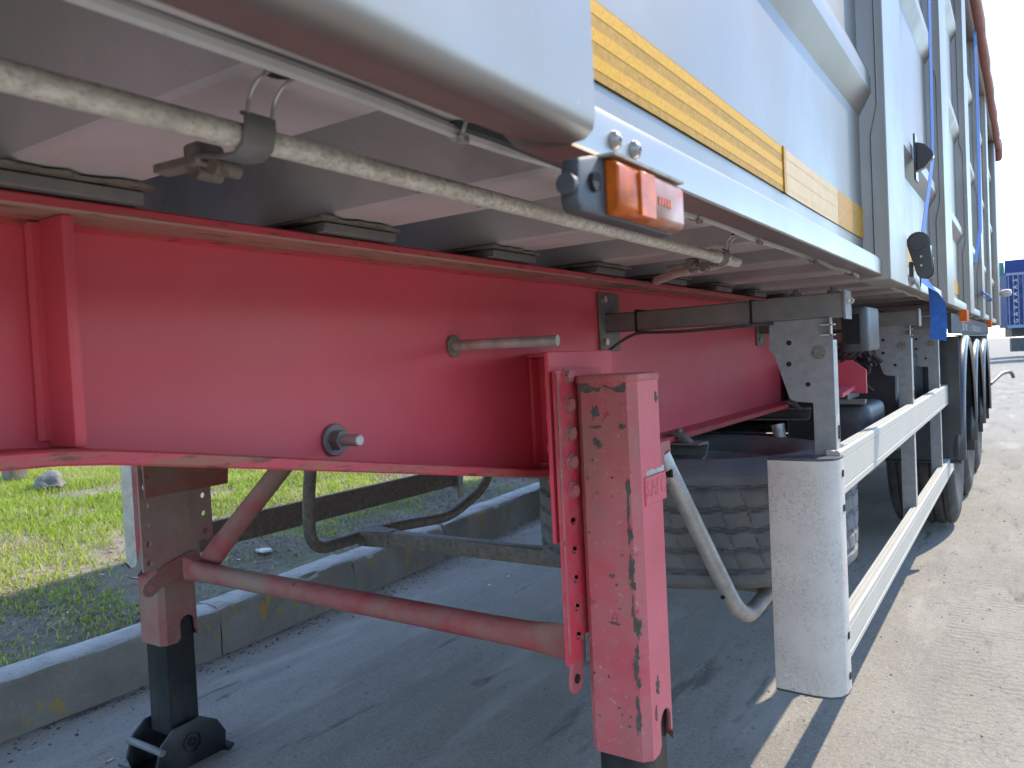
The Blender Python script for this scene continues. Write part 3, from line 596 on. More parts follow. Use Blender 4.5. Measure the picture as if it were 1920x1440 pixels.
for s in (1, -1):
    for k in range(0, len(edges), 2): side_sheet(s, edges[k], edges[k + 1])
    for (a, b) in posts:
        mb = MB(); P0 = [(SX - .01, a - .012), (-.312, a - .003), (-.268, a), (-.268, b), (-.312, b + .003), (SX - .01, b + .012)]
        mb.prism(P0, 2, 1.372, 3.50)
        if s < 0: mb.mirror()
        p = mb.bevel(.0022, 1, 20).build('side_post', MR['alu'], body, smooth=18)
        mb = MB(); q = [(-.300, a - .0055, 1.43)] + [(-.300, a - .0055, z) for z in (1.6, 1.72)] + [(-.285, a - .0035, 1.79), (-.285, a - .0035, 2.3), (-.300, a - .0055, 2.36), (-.300, a - .0055, 3.4)]
        mb.tube(q, .0026, 6)
        if s < 0: mb.mirror()
        mb.build('weld_bead', MR['alu'], p)
    mb = MB(); mb.prism([(-.345, 1.43), (-.344, 1.412), (-.336, 1.396), (-.286, 1.383), (-.274, 1.384), (-.2665, 1.390), (-.264, 1.400), (-.264, 3.5), (-.34, 3.5), (-.345, 3.45)], 1, Y0, .53)
    if s < 0: mb.mirror()
    mb.bevel(.003, 2, 40).build('front_post', MR['alu'], body, smooth=40)
    mb = MB(); mb.prism([(SX - .01, 3.46), (-.262, 3.46), (-.255, 3.48), (-.255, ZT - .02), (-.275, ZT), (SX - .02, ZT)], 1, Y0, YE)
    if s < 0: mb.mirror()
    mb.bevel(.006, 2, 40).build('top_rail', MR['alu_rail'], body)
    mb = MB(); mb.prism([(-.35, 1.36), (-.262, 1.36), (-.258, 1.37), (-.258, 3.46), (-.35, 3.46)], 1, 10.55, YE)
    if s < 0: mb.mirror()
    mb.bevel(.006, 2, 40).build('rear_post', MR['alu'], body)
    cuts = [(.533, 2.066), (2.404, 3.696), (4.054, 5.296), (5.684, 6.896), (7.284, 8.496), (8.884, 10.548)]
    for (a, b) in cuts:                               # bottom rail, one length per bay
        pr = [(-.350, 1.43), (-.349, 1.402), (-.340, 1.392), (-.310, 1.386), (-.2885, 1.384), (-.2865, 1.386), (-.2865, 1.418), (-.289, 1.4245), (-.295, 1.429), (-.304, 1.432), (-.330, 1.436), (-.345, 1.44)]
        mb = MB(); mb.prism(pr, 1, a, b)
        if s < 0: mb.mirror()
        mb.build('bottom_rail', MR['alu_rail'], body, smooth=24)
mb = MB(); mb.box(2 * XC + .30, -.30, Y0, Y0 + .05, 1.40, 3.5); mb.build('front_wall', MR['alu'], body)
mb = MB(); mb.box(2 * XC + .32, -.32, YE - .05, YE, 1.36, 3.5); mb.build('tailgate', MR['alu'], body)
mb = MB(); n = 12                                     # tarpaulin over the top
mb.sheet([[(XC + (i / n - .5) * 2.66, y, ZT + .012 + .10 * math.cos((i / n - .5) * math.pi) + .02 * math.sin(y * 5 + i)) for i in range(n + 1)] for y in np.linspace(Y0, YE, 40)])
mb.build('tarpaulin', MR['tarp'], body)
mb = MB(); mb.tube([(-.235, Y0 + (YE + .1 - Y0) * i / 40, 3.50 + .008 * math.sin(i * 1.3)) for i in range(41)], [.040 + .005 * math.sin(i * 2.1) for i in range(41)], 12); mb.build('rolled_tarpaulin', MR['tarp'], body)
mb = MB(); mb.lathe([(.001, -.05), (.03, -.05), (.045, -.02), (.05, .12), (.04, .2), (.001, .2)], (-.235, YE + .0, 3.40), 2, 12); mb.build('tarpaulin_end', MR['tarp'], body)
# floor ribs: hat sections across the underside
for k in range(-3, 22):
    y0 = .42 + .475 * k
    if y0 < Y0 + .1 or y0 > YE - .3: continue
    mb = MB(); a, b = 2 * XC + .385, -.385
    mb.prism([(y0 - .03, 1.655), (y0, 1.474), (y0 + .006, 1.469), (y0 + .149, 1.469), (y0 + .155, 1.474), (y0 + .175, 1.655)], 0, a, b)
    rb = mb.build('floor_rib', MR['alu_under'], body, smooth=30)
    for s in (1, -1):                                 # flattened outer end of each rib
        mb = MB(); mb.prism([(y0 - .02, 1.5), (y0 - .006, 1.475), (y0 + .16, 1.475), (y0 + .175, 1.5), (y0 + .16, 1.60), (y0 - .01, 1.60)], 0, -.386, -.355)
        if s < 0: mb.mirror()
        mb.build('rib_end', MR['alu_under'], rb)
def shelf(s):
    mb = MB(); mb.prism([(-.445, 1.460), (-.478, 1.460), (-.478, 1.452), (-.440, 1.452), (-.432, 1.458), (-.432, 1.50), (-.436, 1.50), (-.436, 1.460)], 1, Y0 + .1, YE - .2)
    if s < 0: mb.mirror()
    mb.build('edge_channel', MR['alu_under'], body)
both(shelf)
random.seed(11)
mb = MB(); mb.tube([(-.452 + .004 * math.sin(i * 1.1), -.5 + .075 * i, 1.4445 + .002 * math.sin(i * .8)) for i in range(100)], .0065, 8); cb_ = mb.build('marker_lamp_cable', MR['alu_under'], body)
mb = MB(); q = [(-.452, .60, 1.452), (-.440, .66, 1.448), (-.425, .75, 1.437), (-.412, .84, 1.432), (-.385, .90, 1.425), (-.350, .86, 1.39), (-.320, .72, 1.365)]
mb.tube(fillet(q, .06, 4), .007, 8); mb.build('marker_lamp_cable', MR['plastic'], body)
for y in (-.2, .605, 1.25, 1.6, 2.1, 2.6, 3.3):
    mb = MB(); mb.tube([(-.452 + .012 * math.cos(t), y + .002 * math.sin(3 * t), 1.449 + .013 * math.sin(t)) for t in np.linspace(0, 6.28, 15)], .0022, 6); mb.disc((-.444, y, 1.434), 2, .006, .006, 8); mb.build('cable_tie', MR['galv'], cb_)
# long tarpaulin pole stowed under the floor
PX, PZ = -.545, 1.420
mb = MB(); mb.tube([(PX, -.7, PZ), (PX, .4, PZ), (PX + .002, 1.0, PZ - .001), (PX, 1.62, PZ)], .0106, 18, hollow=.8); pole = mb.build('tarpaulin_pole', MR['pole'], T)
mb = MB(); mb.tube(fillet([(PX, 1.60, PZ + .004), (PX + .004, 1.72, PZ + .002), (-.60, 1.775, PZ), (-.72, 1.85, PZ), (-.83, 1.98, PZ - .002)], .05, 5), .0112, 16, hollow=.82); mb.build('cranked_end', MR['pole'], pole)
mb = MB(); mb.tube([(PX, 1.60, PZ), (PX, 1.765, PZ)], .0128, 16); mb.build('end_sleeve', MR['pole'], pole)
def clamp(y):
    o = [(PX + .008, PZ + .018), (PX + .016, PZ + .016), (PX + .0165, PZ + .004), (PX + .011, PZ - .011), (PX - .002, PZ - .0175), (PX - .022, PZ - .016), (PX - .050, PZ - .010), (PX - .060, PZ - .010)]
    i_ = [(PX - .060, PZ - .006), (PX - .050, PZ - .006), (PX - .021, PZ - .012), (PX - .003, PZ - .0135), (PX + .008, PZ - .008), (PX + .0125, PZ + .005), (PX + .013, PZ + .013), (PX + .008, PZ + .015)]
    mb = MB(); mb.prism(o + i_, 1, y - .016, y + .016)
    c = mb.bevel(.001).build('pole_clamp', MR['steel'], pole)
    mb = MB(); mb.prism([(PX - .052, y - .011), (PX - .118, y - .016), (PX - .122, y + .002), (PX - .052, y + .013)], 2, PZ - .012, PZ - .004); mb.bevel(.001).build('clamp_handle', MR['oldsteel'], c)
    mb = MB(); mb.box(PX - .074, PX - .052, y - .015, y + .015, PZ - .016, PZ + .006); mb.bevel(.003).build('clamp_block', MR['oldsteel'], c)
    for dx in (-.036, -.062):
        mb = MB(); mb.tube([(PX + dx, y - .012, PZ - .019), (PX + dx, y + .014, PZ - .019)], .0075, 10); mb.build('clamp_knuckle', MR['oldsteel'], c)
    for dy in (-.013, .012):
        mb = MB(); mb.tube(fillet([(PX + .014, y + dy, PZ + .010), (PX + .016, y + dy + .002, PZ + .030), (PX + .027, y + dy + .004, PZ + .042), (PX + .040, y + dy + .004, PZ + .044)], .01, 4), .0017, 8); mb.build('clamp_hook', MR['bright'], c)
    mb = MB(); mb.disc((PX + .040, y + .004, 1.4675), 2, .014, .004, 14); mb.build('hook_eye', MR['tie'], c)
clamp(.437); clamp(1.655)

# reflective tape on the side sheet
TX = SX + .0012
def tape(name, y0, y1, z0, z1, m, dx=.0):
    mb = MB(); mb.sheet([[(TX + .0012 * math.sin(4 * y + z * 3) + .0014 + dx, y, z) for y in np.linspace(y0, y1, 8)] for z in np.linspace(z0, z1, 4)])
    mb.sheet([[(TX + .0012 * math.sin(4 * y + z * 3) + .0004 + dx, y, z) for y in np.linspace(y0, y1, 8)] for z in (z0, z1)])
    return mb.build(name, m, body)
for (a, b, m) in ((.535, 1.316, 'tape'), (1.320, 1.762, 'tape_pale'), (1.764, 2.055, 'tape_gold'), (2.42, 3.68, 'tape_gold'), (4.07, 5.28, 'tape_gold')):
    t = tape('reflective_tape', a, b, 1.4735, 1.5475, MR[m])
    if m in ('tape', 'tape_pale'):
        for z in (1.483, 1.508, 1.533):
            mb = MB(); mb.sheet([[(TX + .0012 * math.sin(4 * y + zz * 3) + .0017, y, zz) for y in np.linspace(a + .002, b - .002, 14)] for zz in (z, z + .0125)]); mb.build('reflective_band', MR['tape_band'] if m == 'tape' else MR['tape_pale'], t)
mb = MB(); mb.box(TX + .001, TX + .0035, 1.314, 1.327, 1.473, 1.548); mb.build('tape_joint', MR['tape_gold'], body)

# marker lamps below the rail
def marker(y, big=True):
    x = -.262; z = 1.347
    mb = MB(); mb.prism([(y - .045, 1.327), (y - .050, 1.335), (y - .046, 1.366), (y - .018, 1.373), (y + .128, 1.373), (y + .13, 1.327)], 0, x - .022, x - .006); lm = mb.bevel(.003, 2).build('marker_lamp', MR['plastic'], T)
    mb = MB(); mb.prism([(x - .022, 1.3725), (x + .006, 1.3725), (x + .007, 1.3745), (x - .022, 1.3745)], 1, y - .012, y + .130); mb.build('lamp_rim', MR['bright'], lm)
    mb = MB(); mb.prism([(x - .006, 1.329), (x + .003, 1.331), (x + .006, 1.335), (x + .006, 1.365), (x + .003, 1.371), (x - .006, 1.372)], 1, y - .006, y + .062); mb.bevel(.0015).build('amber_lens', MR['lens'], lm)
    mb = MB(); mb.prism([(x - .006, 1.329), (x + .003, 1.331), (x + .006, 1.335), (x + .006, 1.365), (x + .003, 1.371), (x - .006, 1.372)], 1, y + .0625, y + .129); mb.bevel(.0015).build('pale_lens', MR['lens_clear'], lm)
    mb = MB(); mb.box(x + .006, x + .0085, y + .030, y + .060, 1.331, 1.368); mb.bevel(.001).build('lens_step', MR['lens'], lm)
    for k in range(5):
        mb = MB(); mb.box(x + .0058, x + .0072, y + .070 + .006 * k, y + .073 + .006 * k, 1.346, 1.353); mb.build('lens_ridge', MR['lens'], lm)
    mb = MB(); mb.disc((x - .014, y - .051, 1.347), 1, .008, .006, 12); mb.build('cable_gland', MR['plastic'], lm)
    mb = MB(); mb.disc((x - .004, y - .026, 1.351), 0, .0075, .004, 12); mb.build('lamp_screw', MR['tie'], lm)
marker(.552)
for y in (4.6, 7.9):
    mb = MB(); mb.prism([(y, 1.31), (y - .01, 1.37), (y + .13, 1.37), (y + .13, 1.31)], 0, -.285, -.25); lm = mb.bevel(.003).build('marker_lamp', MR['lens'], T)
for y in (.605, .645):
    mb = MB(); mb.lathe([(.0001, .007), (.004, .0068), (.0075, .004), (.0085, .0)], (-.287, y, 1.402), 0, 14)
    mb.tube([(-.281, y, 1.402), (-.2785, y, 1.402)], .0022, 6); mb.build('rivet', MR['alu_rail'], body)

# --- side guards
def guard(s, ys0, ye, posts_y):
    def fin(mb): return mb if s > 0 else mb.mirror()
    GX = -.387; dz = 0 if s > 0 else .085
    m = MR['white'] if s > 0 else MR['oldsteel']
    def rail(z0, z1, y1):
        mb = MB(); h = z1 - z0
        pr = [(GX - .032, z0), (GX - .004, z0), (GX, z0 + .004), (GX, z0 + h * .17), (GX - .0022, z0 + h * .18), (GX - .0022, z0 + h * .20), (GX, z0 + h * .21), (GX, z0 + h * .78), (GX - .002, z0 + h * .785), (GX - .002, z0 + h * .80), (GX, z0 + h * .805), (GX, z1 - .005), (GX - .005, z1),
              (GX - .012, z1), (GX - .0135, z1 - .002), (GX - .0155, z1 - .002), (GX - .017, z1), (GX - .023, z1), (GX - .0245, z1 - .002), (GX - .0265, z1 - .002), (GX - .028, z1), (GX - .032, z1)]
        mb.prism(pr, 1, ys0 + .07, y1); return fin(mb).build('guard_rail', m, T, smooth=20)
    r1 = rail(.846 + dz, .962 + dz, ye); r2 = rail(.432 + dz, .532 + dz * 1.1, ye - (.25 if s > 0 else 0))
    # end cap, rounded on the outboard side
    cap = [(-.545, ys0 + .004), (-.535, ys0), (-.45, ys0 - .004), (-.415, ys0 + .002), (-.393, ys0 + .018), (-.383, ys0 + .045), (-.382, ys0 + .085), (-.386, ys0 + .085), (-.387, ys0 + .046), (-.396, ys0 + .022), (-.416, ys0 + .006), (-.45, ys0 + .0), (-.545, ys0 + .008)]
    mb = MB(); mb.prism(cap, 2, .372 + dz * 1.5, .944 + dz)
    e = fin(mb).build('guard_end_cap', MR['cap'] if s > 0 else MR['galv'], T, smooth=40)
    top = cap[:7] + [(-.40, ys0 + .085), (-.42, ys0 + .07), (-.545, ys0 + .045)]
    for z in (.944 + dz, .366 + dz * 1.5):
        mb = MB(); mb.prism(top, 2, z, z + .006); fin(mb.bevel(.001)).build('cap_lid', MR['plastic'], e)
    for z in (.90, .815, .55, .52) if s < 0 else (.90, .815, .50, .40):
        mb = MB(); mb.box(-.3815, -.3795, ys0 + .060, ys0 + .072, z, z + .016); fin(mb).build('cap_clip', MR['tie'], e)
    for k, y in enumerate(posts_y):
        arm = MB(); arm.prism([(1.292, 1.0), (1.348, 1.0)], 0, 0, 0) if False else None
        q = [(BX, 1.290), (-.37, 1.290), (-.37, 1.350), (-.55, 1.350), (-.56, 1.347), (BX, 1.343)]
        arm.prism(q, 1, y, y + .07)
        a = fin(arm.bevel(.003)).build('guard_arm', MR['steel'], T)
        mb = MB(); mb.box(BX, BX + .010, y - .03, y + .10, 1.235, 1.405); fin(mb.bevel(.004, 2)).build('arm_plate', MR['steel'], a)
        for z in (1.262, 1.385):
            mb = MB(); mb.hexa((BX + .016, y + .0 - .012, z), 0, .011, .012); fin(mb).build('bolt_head', MR['bright'], a)
        mb = MB(); mb.prism([(1.342 - .0, .0), (1.34, .0)], 0, 0, 0) if False else None
        mb.box(-.372, -.366, y - .004, y + .074, 1.284, 1.356); fin(mb.bevel(.001)).build('arm_end_plate', MR['post'], a)
        mb = MB(); mb.prism([(-.553, 1.289), (-.556, 1.215), (-.543, 1.20), (-.509, 1.09), (-.495, 1.082), (-.452, 1.078), (-.452, .45), (-.400, .45), (-.400, 1.289)], 1, y + .004, y + .010)
        p = fin(mb.bevel(.001)).build('guard_post', MR['post'] if s > 0 else MR['steel'], T)
        mb = MB(); mb.box(-.406, -.400, y + .0105, y + .055, .45, 1.235); fin(mb.bevel(.001)).build('post_flange', MR['galv'], p)
        mb = MB(); mb.box(-.452, -.446, y + .0105, y + .055, .45, 1.08); fin(mb.bevel(.001)).build('post_flange', MR['galv'], p)
        for (x, z, r_) in ((-.505, 1.232, .0065), (-.507, 1.178, .0065), (-.462, 1.125, .006)):
            mb = MB(); mb.disc((x, y + .0032, z), 1, r_, .002, 14); fin(mb).build('bolt_hole', MR['tie'], p)
        mb = MB(); mb.disc((-.433, y + .002, 1.205), 1, .017, .004, 18); fin(mb.bevel(.001)).build('plastic_plug', MR['oldsteel'], p)
        mb = MB(); mb.tube([(-.40, y + .0, 1.27), (-.40, y + .0, 1.31)], .0001, 6) if False else None
        mb.box(-.403, -.400, y - .012, y + .004, 1.245, 1.29); fin(mb).build('hinge_tab', MR['galv'], p)
        for z in (1.245, 1.270):
            mb = MB(); mb.box(-.425, -.392, y - .012, y + .003, z, z + .0035); fin(mb).build('hinge_tab', MR['galv'], p)
        mb = MB(); mb.box(-.3985, -.3965, y + .03, y + .04, .985, 1.02); fin(mb).build('post_slot', MR['tie'], p)
        if k == 0 and s > 0:
            mb = MB(); mb.tube(fillet([(BX + .02, y - .01, 1.235), (-.97, y - .006, 1.262), (-.92, y - .006, 1.284), (-.80, y - .006, 1.278), (-.66, y - .006, 1.281), (-.54, y - .006, 1.284)], .05, 4), .0045, 8); fin(mb).build('lamp_cable', MR['plastic'], a)
            for x in (-.925, -.60):
                mb = MB(); mb.box(x, x + .006, y - .003, y + .073, 1.286, 1.3495); fin(mb).build('cable_tie', MR['tie'], a)
            for x in (-.49, -.40):
                mb = MB(); mb.lathe([(.0001, .018), (.006, .018), (.007, .01), (.014, .008), (.015, .0)], (x, y + .03, 1.3495), 2, 12); fin(mb).build('bolt_head', MR['steel'], a)
            mb = MB(); mb.lathe([(.004, -.002), (.004, .002), (.008, .002), (.008, -.002), (.004, -.002)], (-.358, y + .02, 1.328), 1, 14); fin(mb).build('ring', MR['bright'], a)
    return r1
guard(1, 1.945, 5.65, (2.04, 3.60, 4.78)); guard(-1, 1.565, 3.55, (3.52,))

# --- things hung under the floor behind the first guard post
mb = MB(); mb.prism(rrect(-.445, -.372, 2.38, 2.60, .02, 4), 2, 1.20, 1.327); wl_ = mb.bevel(.008, 2, 60).build('work_lamp_box', MR['plastic'], T)
mb = MB(); mb.box(-.430, -.392, 2.376, 2.382, 1.222, 1.305); mb.build('lamp_face', MR['tie'], wl_)
mb = MB(); mb.prism(rrect(-.635, -.475, 3.02, 3.4, .04, 5), 2, .74, 1.0); mb.bevel(.03, 3, 60).build('air_tank', MR['plastic'], T)
mb = MB(); mb.box(-.63, -.49, 3.02, 3.06, 1.005, 1.02); mb.build('tank_strap', MR['oldsteel'], T)
mb = MB(); mb.prism([(-.66, 1.03), (-.52, 1.03), (-.52, 1.12), (-.57, 1.16), (-.66, 1.16)], 1, 3.25, 3.27); mb.build('tank_bracket', MR['red'], T)
mb = MB(); mb.prism([(3.0, 1.03), (3.5, 1.06), (3.5, 1.075), (3.0, 1.045)], 0, -.62, -.56); mb.build('tank_bracket', MR['red'], T)
random.seed(5)
for k in range(11):
    x0 = -.69 - random.random() * .05; z0 = 1.06 + random.random() * .16; pts = []
    for i in range(8): pts.append((x0 + .028 * i + random.uniform(-.03, .03), 3.30 + .05 * math.sin(i + k) + .012 * k, z0 + .045 * math.sin(i * 1.3 + k) - .02 * (i % 2)))
    mb = MB(); mb.tube(fillet(pts, .04, 4), .008, 8); mb.build('air_hose', MR['hose'], T)
mb = MB(); mb.box(-1.0, -.5, 3.95, 5.0, .72, 1.15); mb.bevel(.01).build('battery_box', MR['mud'], T)
for s in (1, -1):
    mb = MB(); mb.box(-.66, -.655, 3.62, 3.9, .98, 1.02)
    if s < 0: mb.mirror()
    mb.build('small_bracket', MR['steel'], T)
# maker's board above the axles
mb = MB(); mb.box(-.36, -.34, 4.86, 9.8, 1.255, 1.365); bd = mb.build('name_board', MR['mud'], T)
for k, ch in enumerate('DK:DODOL.'):
    mb = MB(); text_faces(mb, ch, .065, lambda u, v, w: (-.338 + w, (5.8, 6.1, 6.5, 6.9, 7.2, 7.5, 7.8, 8.1, 8.4)[k] + u * 3.2, 1.296 + v), .001); mb.build('letter', MR['print'], bd)
mb = MB(); mb.box(-.37, -.34, 4.86, 9.8, 1.243, 1.25); mb.build('board_trim', MR['steel'], T)

# --- spare wheel carrier
def carrier(s):
    def fin(mb): return mb if s > 0 else mb.mirror()
    if s > 0: q = [(-.815, 1.925, .955), (-.800, 1.94, .905), (-.692, 2.165, .445), (-.70, 2.6, .462), (-.72, 2.98, .47), (-.80, 3.02, .93)]
    else: q = [(-.90, 2.06, .95), (-.845, 2.07, .75), (-.800, 2.10, .50), (-.785, 2.62, .495), (-.785, 3.02, .46), (-.78, 3.34, .56), (-.80, 3.45, .80)]
    mb = MB(); mb.tube(fillet(q, .11, 8), .0235 if s > 0 else .0245, 18, hollow=.8); ct = fin(mb).build('carrier_tube', MR['galv'] if s > 0 else MR['oldsteel'], T)
    return ct
cR = carrier(1); carrier(-1)
mb = MB(); mb.disc((-.7165, 2.12, .458), 2, .0001, .001, 6) if False else mb.disc((-.722, 2.092, .536), 1, .006, .004, 10); mb.build('drain_hole', MR['tie'], cR)
mb = MB(); mb.box(-2.41, -.71, 2.395, 2.46, .465, .525); mb.bevel(.004, 2).build('carrier_bar', MR['oldsteel'], T)
mb = MB(); mb.prism([(-2.43, 2.40), (-2.40, 2.37), (-2.25, 2.392), (-2.25, 2.463), (-2.40, 2.49), (-2.43, 2.47)], 2, .4625, .5275); mb.bevel(.003).build('carrier_gusset', MR['oldsteel'], T)
mb = MB(); mb.prism([(1.88, .99), (1.88, .90), (1.90, .875), (1.935, .875), (1.955, .905), (1.955, .99)], 0, -.808, -.800); mb.bevel(.002).build('carrier_lug', MR['red_leg'], cR)
mb = MB(); mb.prism([(1.84, .95), (1.86, .80), (1.90, .76), (1.925, .90), (1.93, .95)], 0, -.835, -.827); mb.bevel(.002).build('carrier_lug', MR['red_leg'], cR)
mb = MB(); mb.hexa((-.792, 1.925, .905), 0, .013, .016); mb.build('bolt_head', MR['tie'], cR)
for y in (2.37, 3.80):                                # channels clamped under the beam flanges
    mb = MB(); mb.prism([(y - .04, .934), (y + .045, .934), (y + .052, .925), (y + .02, .885), (y - .03, .878), (y - .032, .883), (y + .016, .890), (y + .044, .925), (y - .04, .929)], 0, -2.34, -.86); ch = mb.build('carrier_channel', MR['steel'], T)
    for x in (-.935, -1.15):
        mb = MB(); sg = 1 if x > -1 else -1
        mb.prism([(x - sg * .055, .960), (x - sg * .02, .970), (x + sg * .015, .958), (x + sg * .035, .938), (x + sg * .045, .930), (x + sg * .04, .922), (x + sg * .012, .942), (x - sg * .02, .959), (x - sg * .055, .954)], 1, y - .02, y + .02); mb.bevel(.0015).build('flange_clamp', MR['steel'], ch)
        mb = MB(); mb.hexa((x - sg * .004, y, .972), 2, .011, .012); mb.build('bolt_head', MR['steel'], ch)

# --- running gear
def tyre_grid(Rr, hw, na, grooves, wob=0.0, waves=45, sipes=False):
    """closed tyre surface as (w, r) profile per angle step; returns rows of (w, r)"""
    ws = list(np.linspace(-hw * .80, hw * .80, 53 if sipes else 37))
    rows = []
    for k in range(na):
        a = 2 * math.pi * k / na; ph = math.sin(waves * a); row = []
        row += [(-hw * .60, Rr * .55), (-hw * .80, Rr * .60), (-hw * .97, Rr * .70), (-hw, Rr * .79), (-hw * .965, Rr * .885), (-hw * .90, Rr * .945), (-hw * .86, Rr * .972)]
        for w in ws:
            r = Rr - .004 * (w / (hw * .8)) ** 2
            for gi, gc in enumerate(grooves):
                d = abs(w - gc - wob * ph * (1 if 0 < gi < len(grooves) - 1 else .15))
                if d < .0052: r -= .013
                elif d < .0085: r -= .004
            if sipes:
                for gi, (g0, g1) in enumerate(zip(grooves, grooves[1:])):
                    mid = (g0 + g1) / 2; hl = (g1 - g0) * .30
                    if abs(w - mid) < hl:
                        st = int(na / waves); off = int(round((w - mid) / hl * 1.4)) + gi * 3
                        if (k + off) % st == 0: r -= .0048
            row.append((w, r))
        row += [(hw * .86, Rr * .972), (hw * .90, Rr * .945), (hw * .965, Rr * .885), (hw, Rr * .79), (hw * .97, Rr * .70), (hw * .80, Rr * .60), (hw * .60, Rr * .55)]
        rows.append(row)
    return rows
def tyre(c, ax, Rr, hw, m, parent, na=180, sipes=False, wob=.0, name='tyre', tilt=None):
    rows = tyre_grid(Rr, hw, na, [-hw * .62, -hw * .31, 0, hw * .31, hw * .62], wob, 45, sipes)
    mb = MB(); V = []
    for k, row in enumerate(rows):
        t = 2 * math.pi * k / na; r_ = []
        for w, r in row:
            u, v = r * math.cos(t), r * math.sin(t); o = Vector(((w, u, v), (v, w, u), (u, v, w))[ax])
            if tilt: o = tilt @ o
            r_.append(mb.v((c[0] + o.x, c[1] + o.y, c[2] + o.z)))
        V.append(r_)
    for k in range(na):
        A, B = V[k], V[(k + 1) % na]
        for j in range(len(A) - 1): mb.face([A[j], B[j], B[j + 1], A[j + 1]])
    return mb.build(name, m, parent, smooth=32)
def rim(c, ax, Rr, hw, m, parent, sgn=1, tilt=None):
    mb = MB(); p = [(Rr * .565, hw * .62), (Rr * .575, hw * .70), (Rr * .555, hw * .72), (Rr * .53, hw * .55), (Rr * .50, hw * .45), (Rr * .48, -.1 * hw), (Rr * .40, -.18 * hw), (Rr * .30, -.14 * hw), (Rr * .27, .0), (Rr * .20, .02), (.001, .02)]
    p2 = [(Rr * .565, -hw * .62), (Rr * .575, -hw * .70), (Rr * .555, -hw * .72), (Rr * .52, -hw * .55), (Rr * .49, -hw * .2), (Rr * .46, -.2 * hw)]
    for q in (p, p2):
        mb.lathe([(r, h * sgn) for r, h in q], (0, 0, 0), ax, 40)
    for v in mb.bm.verts:
        o = tilt @ v.co if tilt else v.co
        v.co = o + Vector(c)
    return mb.build('rim', m, parent, smooth=35)
AX = (5.80, 7.08, 8.36); TR = .53
for i, y in enumerate(AX):
    for s in (1, -1):
        xo = mx(s, -.572); zc = TR + (.03 if i == 0 else 0) - .006
        w = tyre((xo, y, zc), 0, TR, .19, MR['wheeltyre'], T, na=150, name='wheel')
        rim((xo, y, zc), 0, TR, .19, MR['galv'], w, s)
        mb = MB(); mb.lathe([(.001, .07), (.07, .065), (.09, .02), (.10, -.05), (.10, -.06)] if s > 0 else [(.001, -.07), (.07, -.065), (.09, -.02), (.10, .05), (.10, .06)], (xo + s * .04, y, zc), 0, 16); mb.build('hub', MR['steel'], w)
        # half-round mudguard with a rolled lip and a skirt in front
        mb = MB(); cz = zc + .02; ro = .665
        angs = [R(a) for a in range(-4, 183, 6)]
        xa, xb = mx(s, -.315), mx(s, -.78)
        pr = [(ro - .05, xa - s * .004), (ro - .032, xa + s * .010), (ro - .008, xa + s * .010), (ro + .010, xa - s * .008), (ro + .012, xa - s * .035), (ro + .004, xa - s * .06), (ro + .004, xb), (ro - .004, xb), (ro - .004, xa - s * .06), (ro - .012, xa - s * .02), (ro - .05, xa - s * .010)]
        V = [[mb.v((x, y - r * math.cos(a), cz + r * math.sin(a))) for r, x in pr] for a in angs]
        for A, B in zip(V, V[1:]):
            for j in range(len(pr) - 1): mb.face([A[j], B[j], B[j + 1], A[j + 1]])
        mg = mb.build('mudguard', MR['mud'], T, smooth=50)
        if i == 0:
            mb = MB(); mb.box(min(mx(s, -.325), mx(s, -.80)), max(mx(s, -.325), mx(s, -.80)), y - ro - .004, y - ro + .004, .52, 1.24); mb.bevel(.003).build('front_skirt', MR['mud'], mg)
            mb = MB(); mb.tube([(mx(s, -.33), y - ro - .002, .512), (mx(s, -.76), y - ro - .002, .512)], .009, 8); mb.build('skirt_bar', MR['mud'], mg)
            mb = MB(); mb.box(min(mx(s, -.52), mx(s, -.44)), max(mx(s, -.52), mx(s, -.44)), y - ro - .05, y - ro - .02, 1.12, 1.18); mb.bevel(.004).build('lamp_bracket', MR['plastic'], mg)
        if i > 0 or True:
            mb = MB(); mb.box(min(mx(s, -.33), mx(s, -.78)), max(mx(s, -.33), mx(s, -.78)), y + ro - .01, y + ro - .004, .42, .60); mb.build('mud_flap', MR['mud'], mg)
    mb = MB(); mb.tube([(2 * XC + .6, y, TR), (-.6, y, TR)], .065, 16); mb.build('axle', MR['black'], T)
    for s in (1, -1):
        mb = MB(); mb.lathe([(.001, -.12), (.10, -.12), (.13, -.06), (.12, 0), (.13, .06), (.10, .12), (.001, .12)], (mx(s, -1.03), y + .3, .80), 2, 16); mb.build('air_spring', MR['mud'], T)
        mb = MB(); mb.box(mx(s, -1.03) - .05, mx(s, -1.03) + .05, y - .5, y + .4, .60, .68); mb.build('trailing_arm', MR['black'], T)
mb = MB(); mb.box(2 * XC + .42, -.42, 10.6, 10.72, .46, .58); mb.bevel(.006).build('rear_bumper', MR['steel'], T)
for s in (1, -1):
    mb = MB(); mb.box(min(mx(s, -.60), mx(s, -.36)), max(mx(s, -.60), mx(s, -.36)), 9.95, 10.0, .55, 1.34)
    mb.bevel(.004).build('lamp_panel', MR['plastic'], T)
mb = MB(); mb.tube(fillet([(-.34, 9.9, .72), (-.24, 10.2, .82), (-.16, 10.45, .83), (-.14, 10.6, .76)], .08), .02, 8); mb.build('marker_arm', MR['plastic'], T)
mb = MB(); mb.lathe([(.001, -.06), (.03, -.055), (.045, 0), (.035, .05), (.001, .06)], (-.19, 10.9, 1.74), 0, 12); mb.build('side_reflector', MR['bright'], T)
mb = MB(); mb.tube([(-.30, 10.85, 1.72), (-.19, 10.9, 1.74)], .008, 6); mb.build('reflector_stalk', MR['plastic'], T)

